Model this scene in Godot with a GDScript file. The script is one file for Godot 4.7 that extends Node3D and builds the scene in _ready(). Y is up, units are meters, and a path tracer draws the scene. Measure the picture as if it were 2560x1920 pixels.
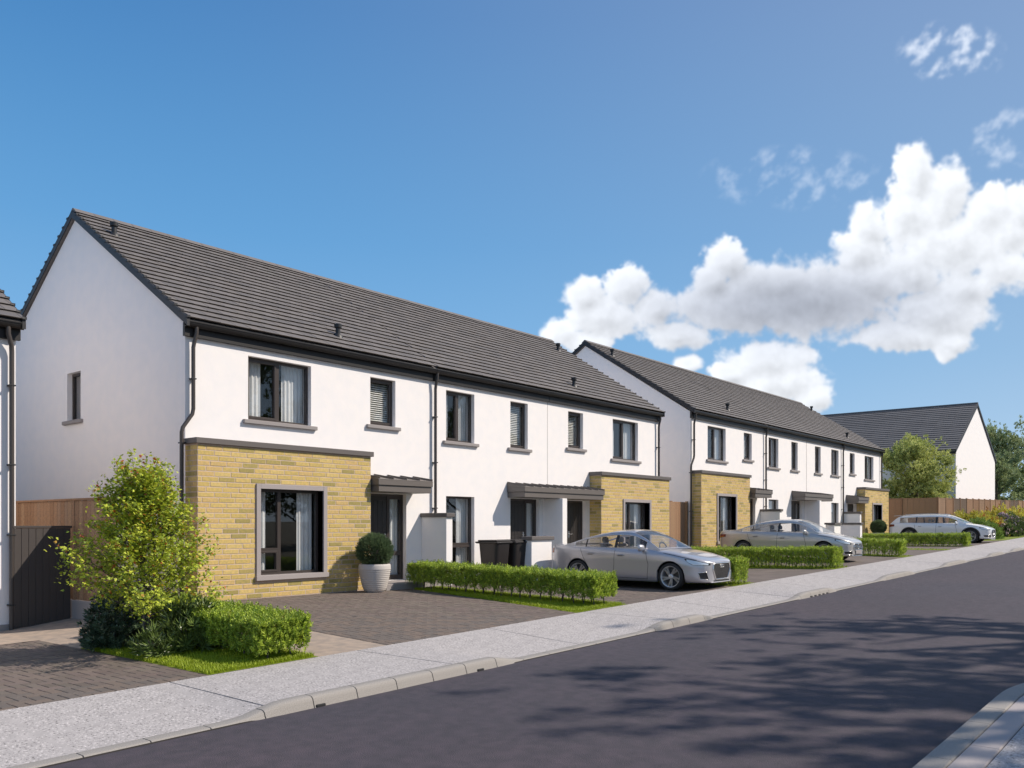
extends Node3D
# A street of white terraced houses with yellow brick bays, hedged driveways and parked cars.
# x runs along the street (away from the camera), z towards the road, y up. The front walls of the terraces lie at z = 0.

var rng := RandomNumberGenerator.new()
var taken := {}
var M := {}
var mesh_cache := {}


func _ready() -> void:
	rng.seed = 7
	add_camera()
	add_sky_and_sun()
	make_materials()
	build_ground()
	build_houses()
	build_fences()
	build_far_house()
	build_planting()
	build_things()
	build_cars()


func add_camera() -> void:
	var cam := Camera3D.new()
	cam.name = "camera"
	add_child(cam)
	cam.position = Vector3(-8.6, 1.5, 15.32)
	cam.rotation.y = deg_to_rad(-50.266)
	var near := 0.05
	cam.set_frustum(near * 2.0 * 960.0 / 2133.0, Vector2(0.0, near * 350.0 / 2133.0), near, 900.0)
	cam.current = true


func add_sky_and_sun() -> void:
	var sun := DirectionalLight3D.new()
	sun.name = "sun"
	add_child(sun)
	sun.look_at_from_position(Vector3(6.0, 8.3, 6.5), Vector3.ZERO)
	sun.light_color = Color(1.0, 0.955, 0.895)
	sun.light_energy = 1.24
	sun.light_angular_distance = 0.5
	sun.shadow_enabled = true
	var e := Environment.new()
	e.background_mode = Environment.BG_SKY
	e.tonemap_mode = Environment.TONE_MAPPER_LINEAR
	e.tonemap_exposure = 1.3
	e.sdfgi_enabled = true
	e.ssao_enabled = true
	e.ssil_enabled = true
	var sky := Sky.new()
	var pano := PanoramaSkyMaterial.new()
	pano.panorama = ImageTexture.create_from_image(sky_image())
	sky.sky_material = pano
	e.sky = sky
	var w := WorldEnvironment.new()
	w.name = "sky_environment"
	w.environment = e
	add_child(w)


# ---------------------------------------------------------------- sky
const SKY_W := 4096
const SKY_H := 2048

func sky_air(el: float, to_sun: float) -> Color:
	# linear colours of the air by elevation and by angle from the sun, in degrees: hazier and paler towards the sun and the horizon
	var clear := [[0.0, Color(0.34, 0.49, 0.66)], [4.0, Color(0.255, 0.445, 0.65)], [10.0, Color(0.168, 0.365, 0.61)], [18.0, Color(0.104, 0.283, 0.535)], [31.0, Color(0.048, 0.175, 0.405)], [55.0, Color(0.034, 0.125, 0.32)], [90.0, Color(0.034, 0.118, 0.30)]]
	var hazy := [[0.0, Color(0.50, 0.58, 0.67)], [4.0, Color(0.40, 0.505, 0.63)], [10.0, Color(0.29, 0.42, 0.58)], [18.0, Color(0.225, 0.345, 0.53)], [31.0, Color(0.185, 0.275, 0.455)], [55.0, Color(0.17, 0.24, 0.39)], [90.0, Color(0.15, 0.21, 0.35)]]
	var f := 1.0 - smoothstep(32.0, 92.0, to_sun)
	var out := Color()
	for i in clear.size() - 1:
		if el <= clear[i + 1][0]:
			var t: float = (el - clear[i][0]) / (clear[i + 1][0] - clear[i][0])
			var a: Color = clear[i][1].lerp(clear[i + 1][1], t)
			var b: Color = hazy[i][1].lerp(hazy[i + 1][1], t)
			out = a.lerp(b, f)
			break
	return out


func sky_image() -> Image:
	var small := Image.create_empty(512, 256, false, Image.FORMAT_RGBAF)
	var sun := Vector3(6.0, 8.3, 6.5).normalized()
	for r in 256:
		var el := 90.0 - (r + 0.5) / 256.0 * 180.0
		for x in 512:
			var c := Color(0.16, 0.17, 0.16)
			if el > -1.5:
				var az := (x + 0.5) / 512.0 * TAU
				var e := deg_to_rad(maxf(el, 0.0))
				var d := Vector3(sin(az) * cos(e), sin(e), -cos(az) * cos(e))
				c = sky_air(maxf(el, 0.0), rad_to_deg(acos(clampf(d.dot(sun), -1.0, 1.0))))
			small.set_pixel(x, r, Color(c.r, c.g, c.b, 1.0))
	var im := small
	im.resize(SKY_W, SKY_H, Image.INTERPOLATE_BILINEAR)
	# one bank of cumulus: azimuth 46..90 degrees, elevation 2..34, and the same bank turned and mirrored elsewhere round the sky
	var bank := cloud_bank()
	var x0 := int(46.0 / 360.0 * SKY_W)
	var y0 := int((90.0 - 34.0) / 180.0 * SKY_H)
	var whole := Rect2i(0, 0, bank.get_width(), bank.get_height())
	im.blend_rect(bank, whole, Vector2i(x0, y0))
	var turned := bank.duplicate() as Image
	turned.flip_x()
	for at in [[100.0, -230, false], [130.0, 2, true], [155.0, -260, true], [176.0, -14, false], [205.0, -220, false], [222.0, 4, true], [246.0, -250, true], [262.0, -24, false], [288.0, -210, false], [306.0, 0, true]]:
		im.blend_rect(turned if at[2] else bank, whole, Vector2i(int(at[0] / 360.0 * SKY_W), y0 + int(at[1])))
	im.convert(Image.FORMAT_RGBF)
	return im


func cloud_bank() -> Image:
	var w := int(44.0 / 360.0 * SKY_W)
	var h := int(32.0 / 180.0 * SKY_H)
	var im := Image.create_empty(w, h, false, Image.FORMAT_RGBAF)
	var billow := FastNoiseLite.new()
	billow.seed = 11
	billow.noise_type = FastNoiseLite.TYPE_SIMPLEX_SMOOTH
	billow.fractal_type = FastNoiseLite.FRACTAL_FBM
	billow.fractal_octaves = 6
	billow.fractal_gain = 0.55
	billow.frequency = 0.0065
	var wisp := FastNoiseLite.new()
	wisp.seed = 5
	wisp.fractal_type = FastNoiseLite.FRACTAL_FBM
	wisp.fractal_octaves = 6
	wisp.fractal_gain = 0.6
	wisp.frequency = 0.007
	# lobes of the bank: centre, radii (in a flat chart whose unit is 1/2133 of the distance), softness
	var lobes := [[310, 690, 100, 85], [505, 660, 112, 108], [400, 780, 190, 110], [205, 845, 85, 75], [320, 890, 130, 60], [930, 540, 112, 108], [870, 620, 90, 80], [1000, 745, 390, 125], [1300, 700, 440, 190], [1150, 640, 330, 110], [1535, 390, 95, 110], [1500, 500, 135, 110], [1745, 170, 105, 155], [1860, 270, 150, 185], [2060, 330, 150, 130], [2190, 330, 110, 130], [2150, 420, 150, 130], [1900, 480, 310, 190], [2120, 580, 180, 110], [1850, 760, 250, 140], [1690, 860, 260, 75], [1900, 890, 115, 65], [1885, 930, 60, 55], [1730, 590, 190, 135], [1960, 650, 160, 95], [700, 850, 150, 60], [760, 985, 75, 42], [930, 1020, 90, 48], [1110, 970, 210, 95], [1150, 1060, 230, 110], [1300, 1130, 115, 75], [620, 745, 130, 105], [1560, 620, 200, 120], [1720, 330, 150, 140], [1120, 800, 52, 42], [720, 870, 180, 60]]
	var th := deg_to_rad(50.266)
	for py in h:
		var el := deg_to_rad(34.0 - (py + 0.5) / SKY_H * 180.0)
		for px in w:
			var az := deg_to_rad(46.0 + (px + 0.5) / SKY_W * 360.0) - th
			# flat chart about the middle of the bank
			var cx := 1280.0 + 2133.0 * tan(az)
			var cy := 1310.0 - 2133.0 * tan(el) / cos(az)
			var u := (cx - 1280.0) * 1.728
			var v := (cy - 340.0) * 1.728
			if v < -640.0:
				continue
			var d := cloud_field(u, v, lobes, billow)
			var a := smoothstep(-0.06, 0.12 + 0.42 * clampf(wisp.get_noise_2d(u * 0.35, v * 0.35 + 300.0) + 0.35, 0.0, 1.0), d)
			var col := Color(0, 0, 0, 0)
			if a > 0.003:
				var toward := cloud_field(u - 26.0, v - 40.0, lobes, billow)
				var lit := clampf(0.66 + (d - toward) * 0.85, 0.0, 1.0)
				var ex := (u - 1230.0) / 700.0
				var ey := (v - 735.0) / 190.0
				var shade := exp(-(ex * ex + ey * ey) * 1.1)
				var b := lerpf(0.56, 0.90, lit) * lerpf(1.0, 0.54, shade)
				b *= 1.0 - 0.10 * smoothstep(0.25, 0.9, d)
				col = Color(b * lerpf(0.93, 0.87, shade), b * lerpf(0.965, 0.94, shade), b * lerpf(1.02, 1.10, shade), a)
			var s := 0.0
			for q in [[1900.0, -360.0, 250.0, 150.0, 0.55], [1220.0, 180.0, 420.0, 150.0, 0.22], [2150.0, 20.0, 200.0, 160.0, 0.28], [1620.0, 330.0, 170.0, 120.0, 0.3]]:
				var qx: float = (u - q[0]) / q[2]
				var qy: float = (v - q[1]) / q[3]
				var f := 1.0 - qx * qx - qy * qy
				if f > 0.0:
					s = maxf(s, smoothstep(-0.22, 0.55, wisp.get_noise_2d(u + v * 0.4, v) - 0.22 * (1.0 - f)) * minf(f * 2.0, 1.0) * q[4] * 1.5)
			s = clampf(s * 0.8, 0.0, 0.6)
			if s > 0.003:
				var t := s * (1.0 - col.a)
				var sum := col.a + t
				col = Color((col.r * col.a + 0.86 * t) / sum, (col.g * col.a + 0.90 * t) / sum, (col.b * col.a + 0.97 * t) / sum, sum)
			if col.a > 0.003:
				im.set_pixel(px, py, col)
	return im


func cloud_field(u: float, v: float, lobes: Array, billow: FastNoiseLite) -> float:
	var d := -9.0
	for q in lobes:
		var x: float = (u - q[0]) / q[2]
		var y: float = (v - q[1]) / q[3]
		var r := x * x + y * y
		if r < 3.0:
			d = maxf(d, 1.0 - sqrt(r))
	if d < -0.7:
		return -1.0
	return d + billow.get_noise_2d(u, v) * 0.36 + billow.get_noise_2d(u * 3.1 + 900.0, v * 3.1) * 0.15


# ---------------------------------------------------------------- mesh building
class MB:
	var v := PackedVector3Array()
	var n := PackedVector3Array()
	var c := PackedColorArray()
	var col := Color.WHITE
	var tinted := false

	func tri(a: Vector3, b: Vector3, d: Vector3, na: Vector3, nb: Vector3, nd: Vector3) -> void:
		# a, b, d run counter-clockwise seen from outside; stored clockwise
		v.append(a); v.append(d); v.append(b)
		n.append(na); n.append(nd); n.append(nb)
		c.append(col); c.append(col); c.append(col)

	func flat(a: Vector3, b: Vector3, d: Vector3) -> void:
		var k := (b - a).cross(d - a).normalized()
		tri(a, b, d, k, k, k)

	func quad(a: Vector3, b: Vector3, d: Vector3, e: Vector3) -> void:
		var k := (d - a).cross(e - b).normalized()
		tri(a, b, d, k, k, k)
		tri(a, d, e, k, k, k)

	func box(x0: float, x1: float, y0: float, y1: float, z0: float, z1: float, t := Transform3D()) -> void:
		var p := []
		for k in 8:
			p.append(t * Vector3(x1 if k & 1 else x0, y1 if k & 2 else y0, z1 if k & 4 else z0))
		for f in [[4, 5, 7, 6], [1, 0, 2, 3], [5, 1, 3, 7], [0, 4, 6, 2], [6, 7, 3, 2], [0, 1, 5, 4]]:
			quad(p[f[0]], p[f[1]], p[f[2]], p[f[3]])

	func block(x0: float, x1: float, y0: float, y1: float, z0: float, z1: float, e: float, t := Transform3D()) -> void:
		# a box whose edges are chamfered by e
		var hx := (x1 - x0) / 2.0
		var hy := (y1 - y0) / 2.0
		var hz := (z1 - z0) / 2.0
		var m := t * Transform3D(Basis(), Vector3((x0 + x1) / 2.0, (y0 + y1) / 2.0, (z0 + z1) / 2.0))
		e = minf(e, minf(hx, minf(hy, hz)) * 0.9)
		var h := [hx, hy, hz]
		for a in 3:
			var b := (a + 1) % 3
			var d := (a + 2) % 3
			for s in [-1.0, 1.0]:
				var q := []
				for k in [[-1, -1], [1, -1], [1, 1], [-1, 1]]:
					var r := [0.0, 0.0, 0.0]
					r[a] = s * h[a]; r[b] = k[0] * s * (h[b] - e); r[d] = k[1] * (h[d] - e)
					q.append(m * Vector3(r[0], r[1], r[2]))
				quad(q[0], q[1], q[2], q[3])
			for s in [-1.0, 1.0]:
				for u in [-1.0, 1.0]:
					var q := []
					for k in [[0, -1], [1, -1], [1, 1], [0, 1]]:
						var r := [0.0, 0.0, 0.0]
						r[a] = k[1] * (h[a] - e)
						r[b] = s * (h[b] - (e if k[0] else 0.0))
						r[d] = u * (h[d] - (0.0 if k[0] else e))
						q.append(m * Vector3(r[0], r[1], r[2]))
					if s * u > 0:
						quad(q[3], q[2], q[1], q[0])
					else:
						quad(q[0], q[1], q[2], q[3])
		for sx in [-1.0, 1.0]:
			for sy in [-1.0, 1.0]:
				for sz in [-1.0, 1.0]:
					var a1 := m * Vector3(sx * hx, sy * (hy - e), sz * (hz - e))
					var b1 := m * Vector3(sx * (hx - e), sy * hy, sz * (hz - e))
					var d1 := m * Vector3(sx * (hx - e), sy * (hy - e), sz * hz)
					if sx * sy * sz > 0:
						flat(a1, b1, d1)
					else:
						flat(a1, d1, b1)

	func grid(rows: Array, flip := false) -> void:
		# rows of points, smooth; counter-clockwise when (along row) x (to next row) points outwards
		var ns := MB.grid_normals(rows, flip)
		for i in rows.size() - 1:
			for j in rows[i].size() - 1:
				cell(rows, ns, i, j, flip)

	func cell(rows: Array, ns: Array, i: int, j: int, flip: bool) -> void:
		var a: Vector3 = rows[i][j]
		var b: Vector3 = rows[i][j + 1]
		var d: Vector3 = rows[i + 1][j + 1]
		var e: Vector3 = rows[i + 1][j]
		if flip:
			tri(a, d, b, ns[i][j], ns[i + 1][j + 1], ns[i][j + 1])
			tri(a, e, d, ns[i][j], ns[i + 1][j], ns[i + 1][j + 1])
		else:
			tri(a, b, d, ns[i][j], ns[i][j + 1], ns[i + 1][j + 1])
			tri(a, d, e, ns[i][j], ns[i + 1][j + 1], ns[i + 1][j])

	static func grid_normals(rows: Array, flip := false) -> Array:
		var out := []
		var h := rows.size()
		for i in h:
			var w: int = rows[i].size()
			var r := PackedVector3Array()
			var round_: bool = rows[i][0].is_equal_approx(rows[i][w - 1])
			for j in w:
				var j0 := j - 1
				var j1 := j + 1
				if j0 < 0:
					j0 = w - 2 if round_ else 0
				if j1 > w - 1:
					j1 = 1 if round_ else w - 1
				var i0 := maxi(i - 1, 0)
				var i1 := mini(i + 1, h - 1)
				var a: Vector3 = rows[i][j1] - rows[i][j0]
				var b: Vector3 = rows[i1][j] - rows[i0][j]
				if a.length_squared() < 1e-12:
					a = rows[i1][j1] - rows[i1][j0] if i == 0 else rows[i0][j1] - rows[i0][j0]
				var k := a.cross(b).normalized()
				r.append(-k if flip else k)
			out.append(r)
		return out

	func tube(path: Array, radii: Array, seg := 8, caps := true) -> void:
		var rows := []
		var up := Vector3.UP
		for i in path.size():
			var d: Vector3 = (path[mini(i + 1, path.size() - 1)] - path[maxi(i - 1, 0)]).normalized()
			if absf(d.dot(up)) > 0.95:
				up = Vector3.RIGHT if absf(d.x) < 0.8 else Vector3.BACK
			var s := d.cross(up).normalized()
			var t := s.cross(d).normalized()
			up = t
			var r := PackedVector3Array()
			for k in seg + 1:
				var a := TAU * (k % seg) / seg
				r.append(path[i] + (s * cos(a) + t * sin(a)) * radii[mini(i, radii.size() - 1)])
			rows.append(r)
		grid(rows, true)
		if caps:
			for q in [[rows[0], true, path[0]], [rows[-1], false, path[-1]]]:
				for k in seg:
					if q[1]:
						flat(q[2], q[0][k], q[0][k + 1])
					else:
						flat(q[2], q[0][k + 1], q[0][k])

	func lathe(profile: Array, seg := 24, t := Transform3D(), smooth := true) -> void:
		# profile of [radius, height], from below upwards, turned about y
		var rows := []
		for p in profile:
			var r := PackedVector3Array()
			for k in seg + 1:
				var a := TAU * (k % seg) / seg
				r.append(t * Vector3(p[0] * cos(a), p[1], -p[0] * sin(a)))
			rows.append(r)
		if smooth:
			grid(rows)
		else:
			for i in rows.size() - 1:
				grid([rows[i], rows[i + 1]])

	func prism(poly: Array, depth: Vector3) -> void:
		# a closed polygon, counter-clockwise seen against depth (depth points away from the viewer)
		var p2 := PackedVector2Array()
		var o: Vector3 = poly[0]
		var zax := -depth.normalized()
		var xax: Vector3 = (poly[1] - poly[0]).normalized()
		var yax := zax.cross(xax)
		for p in poly:
			p2.append(Vector2((p - o).dot(xax), (p - o).dot(yax)))
		var ix := Geometry2D.triangulate_polygon(p2)
		for k in range(0, ix.size(), 3):
			var a: Vector3 = poly[ix[k]]
			var b: Vector3 = poly[ix[k + 1]]
			var d: Vector3 = poly[ix[k + 2]]
			if (b - a).cross(d - a).dot(zax) < 0.0:
				var s := b
				b = d
				d = s
			flat(a, b, d)
			flat(a + depth, d + depth, b + depth)
		for k in poly.size():
			var a: Vector3 = poly[k]
			var b: Vector3 = poly[(k + 1) % poly.size()]
			quad(a, a + depth, b + depth, b)

	func add(other: MB, t := Transform3D()) -> void:
		for k in other.v.size():
			v.append(t * other.v[k])
			n.append((t.basis * other.n[k]).normalized())
			c.append(col if tinted else other.c[k])

	func mesh() -> ArrayMesh:
		var m := ArrayMesh.new()
		if v.is_empty():
			return m
		var a := []
		a.resize(Mesh.ARRAY_MAX)
		a[Mesh.ARRAY_VERTEX] = v
		a[Mesh.ARRAY_NORMAL] = n
		if tinted:
			a[Mesh.ARRAY_COLOR] = c
		m.add_surface_from_arrays(Mesh.PRIMITIVE_TRIANGLES, a)
		return m


func numbered(called: String) -> String:
	if not taken.has(called):
		taken[called] = 0
		return called
	taken[called] += 1
	return "%s_%03d" % [called, taken[called]]


func thing(called: String, label: String, category: String, at := Vector3.ZERO, group := "", turn := 0.0) -> Node3D:
	var o := Node3D.new()
	o.name = numbered(called)
	add_child(o)
	o.position = at
	o.rotation.y = turn
	tag(o, label, category, group)
	return o


func tag(o: Node, label: String, category: String, group := "") -> void:
	o.set_meta("label", label)
	if category:
		o.set_meta("category", category)
	if group:
		o.set_meta("group", group)


func obj(called: String, shape, m: Material, parent: Node = null) -> MeshInstance3D:
	var o := MeshInstance3D.new()
	if parent == null:
		parent = self
		o.name = numbered(called)
	else:
		var key := "%d/%s" % [parent.get_instance_id(), called]
		var k: int = taken.get(key, 0)
		taken[key] = k + 1
		o.name = called if k == 0 else "%s_%03d" % [called, k]
	o.mesh = shape.mesh() if shape is MB else shape
	o.material_override = m
	parent.add_child(o, true)
	return o


func structure(called: String, shape, m: Material, label := "") -> MeshInstance3D:
	var o := obj(called, shape, m)
	o.set_meta("kind", "structure")
	if label:
		o.set_meta("label", label)
	return o


func stuff(o: Node) -> Node:
	o.set_meta("kind", "stuff")
	return o


func scatter(called: String, mesh: Mesh, m: Material, places: Array, colours: Array, parent: Node) -> MultiMeshInstance3D:
	var mm := MultiMesh.new()
	mm.transform_format = MultiMesh.TRANSFORM_3D
	mm.use_colors = colours.size() > 0
	mm.mesh = mesh
	mm.instance_count = places.size()
	for k in places.size():
		mm.set_instance_transform(k, places[k])
		if colours.size():
			mm.set_instance_color(k, colours[k])
	var o := MultiMeshInstance3D.new()
	o.multimesh = mm
	o.material_override = m
	if parent == null:
		parent = self
		o.name = numbered(called)
	else:
		o.name = called
	parent.add_child(o, true)
	return o


# ---------------------------------------------------------------- materials
func lin(r: float, g: float, b: float, a := 1.0) -> Color:
	var c := Color(r, g, b).linear_to_srgb()
	c.a = a
	return c


func mat(called: String, c: Color, rough := 0.8, metal := 0.0) -> StandardMaterial3D:
	var m := StandardMaterial3D.new()
	m.resource_name = called
	m.albedo_color = c
	m.roughness = rough
	m.metallic = metal
	M[called] = m
	return m


func noise_image(size: Vector2i, s: int, freq: float, octaves := 4, kind := FastNoiseLite.TYPE_SIMPLEX_SMOOTH) -> Image:
	var f := FastNoiseLite.new()
	f.seed = s
	f.noise_type = kind
	f.frequency = freq
	f.fractal_octaves = octaves
	return f.get_seamless_image(size.x, size.y, false, false, 0.15, true)


func tex(im: Image) -> ImageTexture:
	im.generate_mipmaps()
	return ImageTexture.create_from_image(im)


# grey picture (0..1) times a spread about one: an albedo multiplier
func grain(im: Image, low: float, high: float, warm := 0.0) -> ImageTexture:
	var o := Image.create_empty(im.get_width(), im.get_height(), false, Image.FORMAT_RGB8)
	for y in im.get_height():
		for x in im.get_width():
			var t := im.get_pixel(x, y).r
			var k := lerpf(low, high, t)
			o.set_pixel(x, y, Color(clampf(k * (1.0 + warm * (t - 0.5)), 0, 1), clampf(k, 0, 1), clampf(k * (1.0 - warm * (t - 0.5)), 0, 1)))
	return tex(o)


func bumps(im: Image, strength: float) -> ImageTexture:
	var o := im.duplicate() as Image
	o.convert(Image.FORMAT_RGBA8)
	o.bump_map_to_normal_map(strength)
	return tex(o)


func spread(m: StandardMaterial3D, scale: Vector3, in_world := true) -> void:
	m.uv1_triplanar = true
	m.uv1_world_triplanar = in_world
	m.uv1_scale = scale
	m.uv1_triplanar_sharpness = 4.0


func make_materials() -> void:
	var plaster := noise_image(Vector2i(512, 512), 3, 0.035, 5)
	var fine := noise_image(Vector2i(512, 512), 4, 0.11, 3)
	var cloudy := noise_image(Vector2i(256, 256), 8, 0.02, 5)
	var plaster_bump := bumps(plaster, 2.2)
	var fine_bump := bumps(fine, 3.0)
	var fine_grain := grain(fine, 0.78, 1.0)
	var m := mat("render", lin(0.90, 0.865, 0.855), 0.92)
	m.albedo_texture = grain(cloudy, 0.98, 1.0, 0.01)
	m.normal_enabled = true
	m.normal_texture = plaster_bump
	m.normal_scale = 0.08
	spread(m, Vector3.ONE * 0.45)
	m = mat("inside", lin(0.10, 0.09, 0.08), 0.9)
	m = mat("mortar", lin(0.57, 0.45, 0.365), 0.95)
	m.normal_enabled = true
	m.normal_texture = fine_bump
	spread(m, Vector3.ONE * 2.0)
	var brick_grain := grain(noise_image(Vector2i(512, 256), 21, 0.02, 5), 0.88, 1.0, 0.06)
	var k := 0
	for c in [lin(0.66, 0.48, 0.165), lin(0.69, 0.51, 0.19), lin(0.62, 0.455, 0.15), lin(0.65, 0.455, 0.18), lin(0.46, 0.36, 0.12), lin(0.40, 0.32, 0.105)]:
		m = mat("brick%d" % k, c, 0.85)
		m.albedo_texture = brick_grain
		m.normal_enabled = true
		m.normal_texture = fine_bump
		m.normal_scale = 0.2
		spread(m, Vector3(1.3, 3.0, 1.3))
		k += 1
	m = mat("brick_tinted", Color.WHITE, 0.85)
	m.vertex_color_use_as_albedo = true
	m.albedo_texture = brick_grain
	spread(m, Vector3(1.3, 3.0, 1.3))
	k = 0
	for c in [lin(0.185, 0.167, 0.160), lin(0.205, 0.185, 0.177), lin(0.165, 0.151, 0.147), lin(0.19, 0.169, 0.158)]:
		m = mat("tile%d" % k, c, 0.7)
		m.albedo_texture = fine_grain
		spread(m, Vector3.ONE * 1.6)
		k += 1
	m = mat("tile_tinted", Color.WHITE, 0.7)
	m.vertex_color_use_as_albedo = true
	m.albedo_texture = fine_grain
	spread(m, Vector3.ONE * 1.6)
	mat("verge", lin(0.020, 0.020, 0.024), 0.5)
	mat("gutter", lin(0.014, 0.012, 0.012), 0.35)
	mat("fascia", lin(0.011, 0.009, 0.009), 0.5)
	mat("pipe", lin(0.060, 0.050, 0.045), 0.4)
	mat("frame", lin(0.055, 0.044, 0.040), 0.35)
	mat("canopy", lin(0.145, 0.126, 0.114), 0.5)
	mat("coping", lin(0.125, 0.110, 0.104), 0.55)
	mat("door", lin(0.030, 0.026, 0.025), 0.4)
	mat("vent", lin(0.02, 0.02, 0.022), 0.5)
	mat("chrome", lin(0.75, 0.74, 0.72), 0.2, 1.0)
	m = mat("sill", lin(0.40, 0.365, 0.355), 0.85)
	m.albedo_texture = fine_grain
	spread(m, Vector3.ONE * 2.0)
	m = mat("surround", lin(0.47, 0.42, 0.41), 0.8)
	m.albedo_texture = fine_grain
	spread(m, Vector3.ONE * 2.0)
	m = mat("glass", lin(0.02, 0.025, 0.025, 0.04), 0.0)
	m.transparency = BaseMaterial3D.TRANSPARENCY_ALPHA
	m = mat("curtain", lin(0.74, 0.76, 0.76), 0.9)
	m.backlight_enabled = true
	m.backlight = Color(0.35, 0.35, 0.35)
	mat("blind", lin(0.80, 0.80, 0.76), 0.6)
	# ground materials
	var speck := noise_image(Vector2i(1024, 1024), 31, 0.16, 2)
	var broad := noise_image(Vector2i(1024, 1024), 32, 0.008, 4)
	var stone := Image.create_empty(1024, 1024, false, Image.FORMAT_RGB8)
	var tar := Image.create_empty(1024, 1024, false, Image.FORMAT_RGB8)
	var relief := Image.create_empty(1024, 1024, false, Image.FORMAT_L8)
	var chips := noise_image(Vector2i(1024, 1024), 33, 0.042, 2)
	for y in 1024:
		for x in 1024:
			var a := speck.get_pixel(x, y).r
			var b := broad.get_pixel(x, y).r
			var c := chips.get_pixel(x, y).r
			var dark := smoothstep(0.71, 0.80, c) * 0.30 + smoothstep(0.78, 0.9, a) * 0.10
			var bright := smoothstep(0.30, 0.23, c) * 0.16
			var t := 0.80 + 0.10 * (b - 0.5) - dark + bright + (a - 0.5) * 0.05
			stone.set_pixel(x, y, Color(clampf(t * 1.005, 0, 1), clampf(t, 0, 1), clampf(t * 0.995, 0, 1)))
			relief.set_pixel(x, y, Color.WHITE * clampf(0.6 - dark + bright, 0, 1))
			var g := 0.74 + (a - 0.5) * 0.30 + (b - 0.5) * 0.14 + smoothstep(0.86, 0.95, a) * 0.14
			tar.set_pixel(x, y, Color(clampf(g * (1.0 + 0.05 * (b - 0.5)), 0, 1), clampf(g * 0.985, 0, 1), clampf(g, 0, 1)))
	m = mat("slab", lin(0.63, 0.595, 0.59), 0.9)
	m.albedo_texture = tex(stone)
	m.normal_enabled = true
	m.normal_texture = bumps(relief, 1.2)
	spread(m, Vector3.ONE * 0.62)
	m = mat("asphalt", lin(0.124, 0.105, 0.125), 0.8)
	m.albedo_texture = tex(tar)
	m.normal_enabled = true
	m.normal_texture = bumps(speck, 4.0)
	m.normal_scale = 0.6
	m.vertex_color_use_as_albedo = true
	spread(m, Vector3.ONE * 0.55)
	m = mat("kerb", lin(0.39, 0.36, 0.33), 0.9)
	m.albedo_texture = fine_grain
	m.normal_enabled = true
	m.normal_texture = fine_bump
	m.normal_scale = 0.4
	spread(m, Vector3.ONE * 1.3)
	m = mat("concrete", lin(0.40, 0.32, 0.258), 0.9)
	m.albedo_texture = grain(cloudy, 0.84, 1.0, 0.04)
	m.normal_enabled = true
	m.normal_texture = fine_bump
	m.normal_scale = 0.3
	spread(m, Vector3.ONE * 0.8)
	k = 0
	for c in [lin(0.185, 0.146, 0.122), lin(0.170, 0.142, 0.125), lin(0.200, 0.154, 0.126), lin(0.158, 0.132, 0.116)]:
		m = mat("paver%d" % k, c, 0.85)
		m.albedo_texture = fine_grain
		m.normal_enabled = true
		m.normal_texture = fine_bump
		m.normal_scale = 0.5
		spread(m, Vector3.ONE * 2.2)
		k += 1
	m = mat("paver_tinted", Color.WHITE, 0.85)
	m.vertex_color_use_as_albedo = true
	m.albedo_texture = fine_grain
	spread(m, Vector3.ONE * 2.2)
	mat("joint", lin(0.025, 0.021, 0.019), 0.95)
	m = mat("soil", lin(0.10, 0.09, 0.06), 0.95)
	m.albedo_texture = fine_grain
	spread(m, Vector3.ONE * 1.0)
	m = mat("lawn", lin(0.27, 0.34, 0.012), 0.9)
	m.albedo_texture = grain(fine, 0.55, 1.0)
	spread(m, Vector3.ONE * 1.5)
	# timber: grain drawn out along the board
	var streak := noise_image(Vector2i(512, 512), 41, 0.03, 4)
	streak.resize(512, 64, Image.INTERPOLATE_BILINEAR)
	k = 0
	for c in [lin(0.50, 0.29, 0.165), lin(0.54, 0.33, 0.19), lin(0.43, 0.24, 0.13), lin(0.47, 0.29, 0.18)]:
		m = mat("timber%d" % k, c, 0.8)
		m.albedo_texture = grain(streak, 0.62, 1.0, 0.12) if k == 0 else M["timber0"].albedo_texture
		spread(m, Vector3(3.0, 1.4, 3.0))
		k += 1
	m = mat("timber_grey", lin(0.22, 0.15, 0.105), 0.85)
	m.albedo_texture = M["timber0"].albedo_texture
	spread(m, Vector3(3.0, 1.4, 3.0))
	mat("gate", lin(0.060, 0.050, 0.046), 0.6)
	mat("bin", lin(0.017, 0.013, 0.012), 0.5)
	mat("pot", lin(0.52, 0.48, 0.45), 0.7)
	mat("bark", lin(0.10, 0.085, 0.085), 0.9)
	mat("far_bark", lin(0.11, 0.09, 0.07), 0.95)
	for f in [["leaf", 0.55, 0.8], ["leaf_glossy", 0.32, 0.25], ["leaf_far", 0.7, 0.8], ["blade", 0.6, 0.55]]:
		m = mat(f[0], Color.WHITE, f[1])
		m.vertex_color_use_as_albedo = true
		m.backlight_enabled = true
		m.backlight = Color(f[2], f[2], f[2])
	mat("petal", lin(0.60, 0.42, 0.46), 0.8)
	# cars
	for f in [["silver", lin(0.50, 0.49, 0.51), 0.5], ["champagne", lin(0.52, 0.50, 0.485), 0.4], ["white_paint", lin(0.80, 0.80, 0.80), 0.05]]:
		m = mat(f[0], f[1], 0.36, f[2])
		m.clearcoat_enabled = true
		m.clearcoat = 1.0
		m.clearcoat_roughness = 0.05
	m = mat("car_glass", lin(0.04, 0.05, 0.055, 0.14), 0.0)
	m.transparency = BaseMaterial3D.TRANSPARENCY_ALPHA
	mat("rubber", lin(0.022, 0.022, 0.023), 0.75)
	mat("black_trim", lin(0.02, 0.02, 0.021), 0.4)
	mat("seam", lin(0.015, 0.015, 0.016), 0.8)
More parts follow.
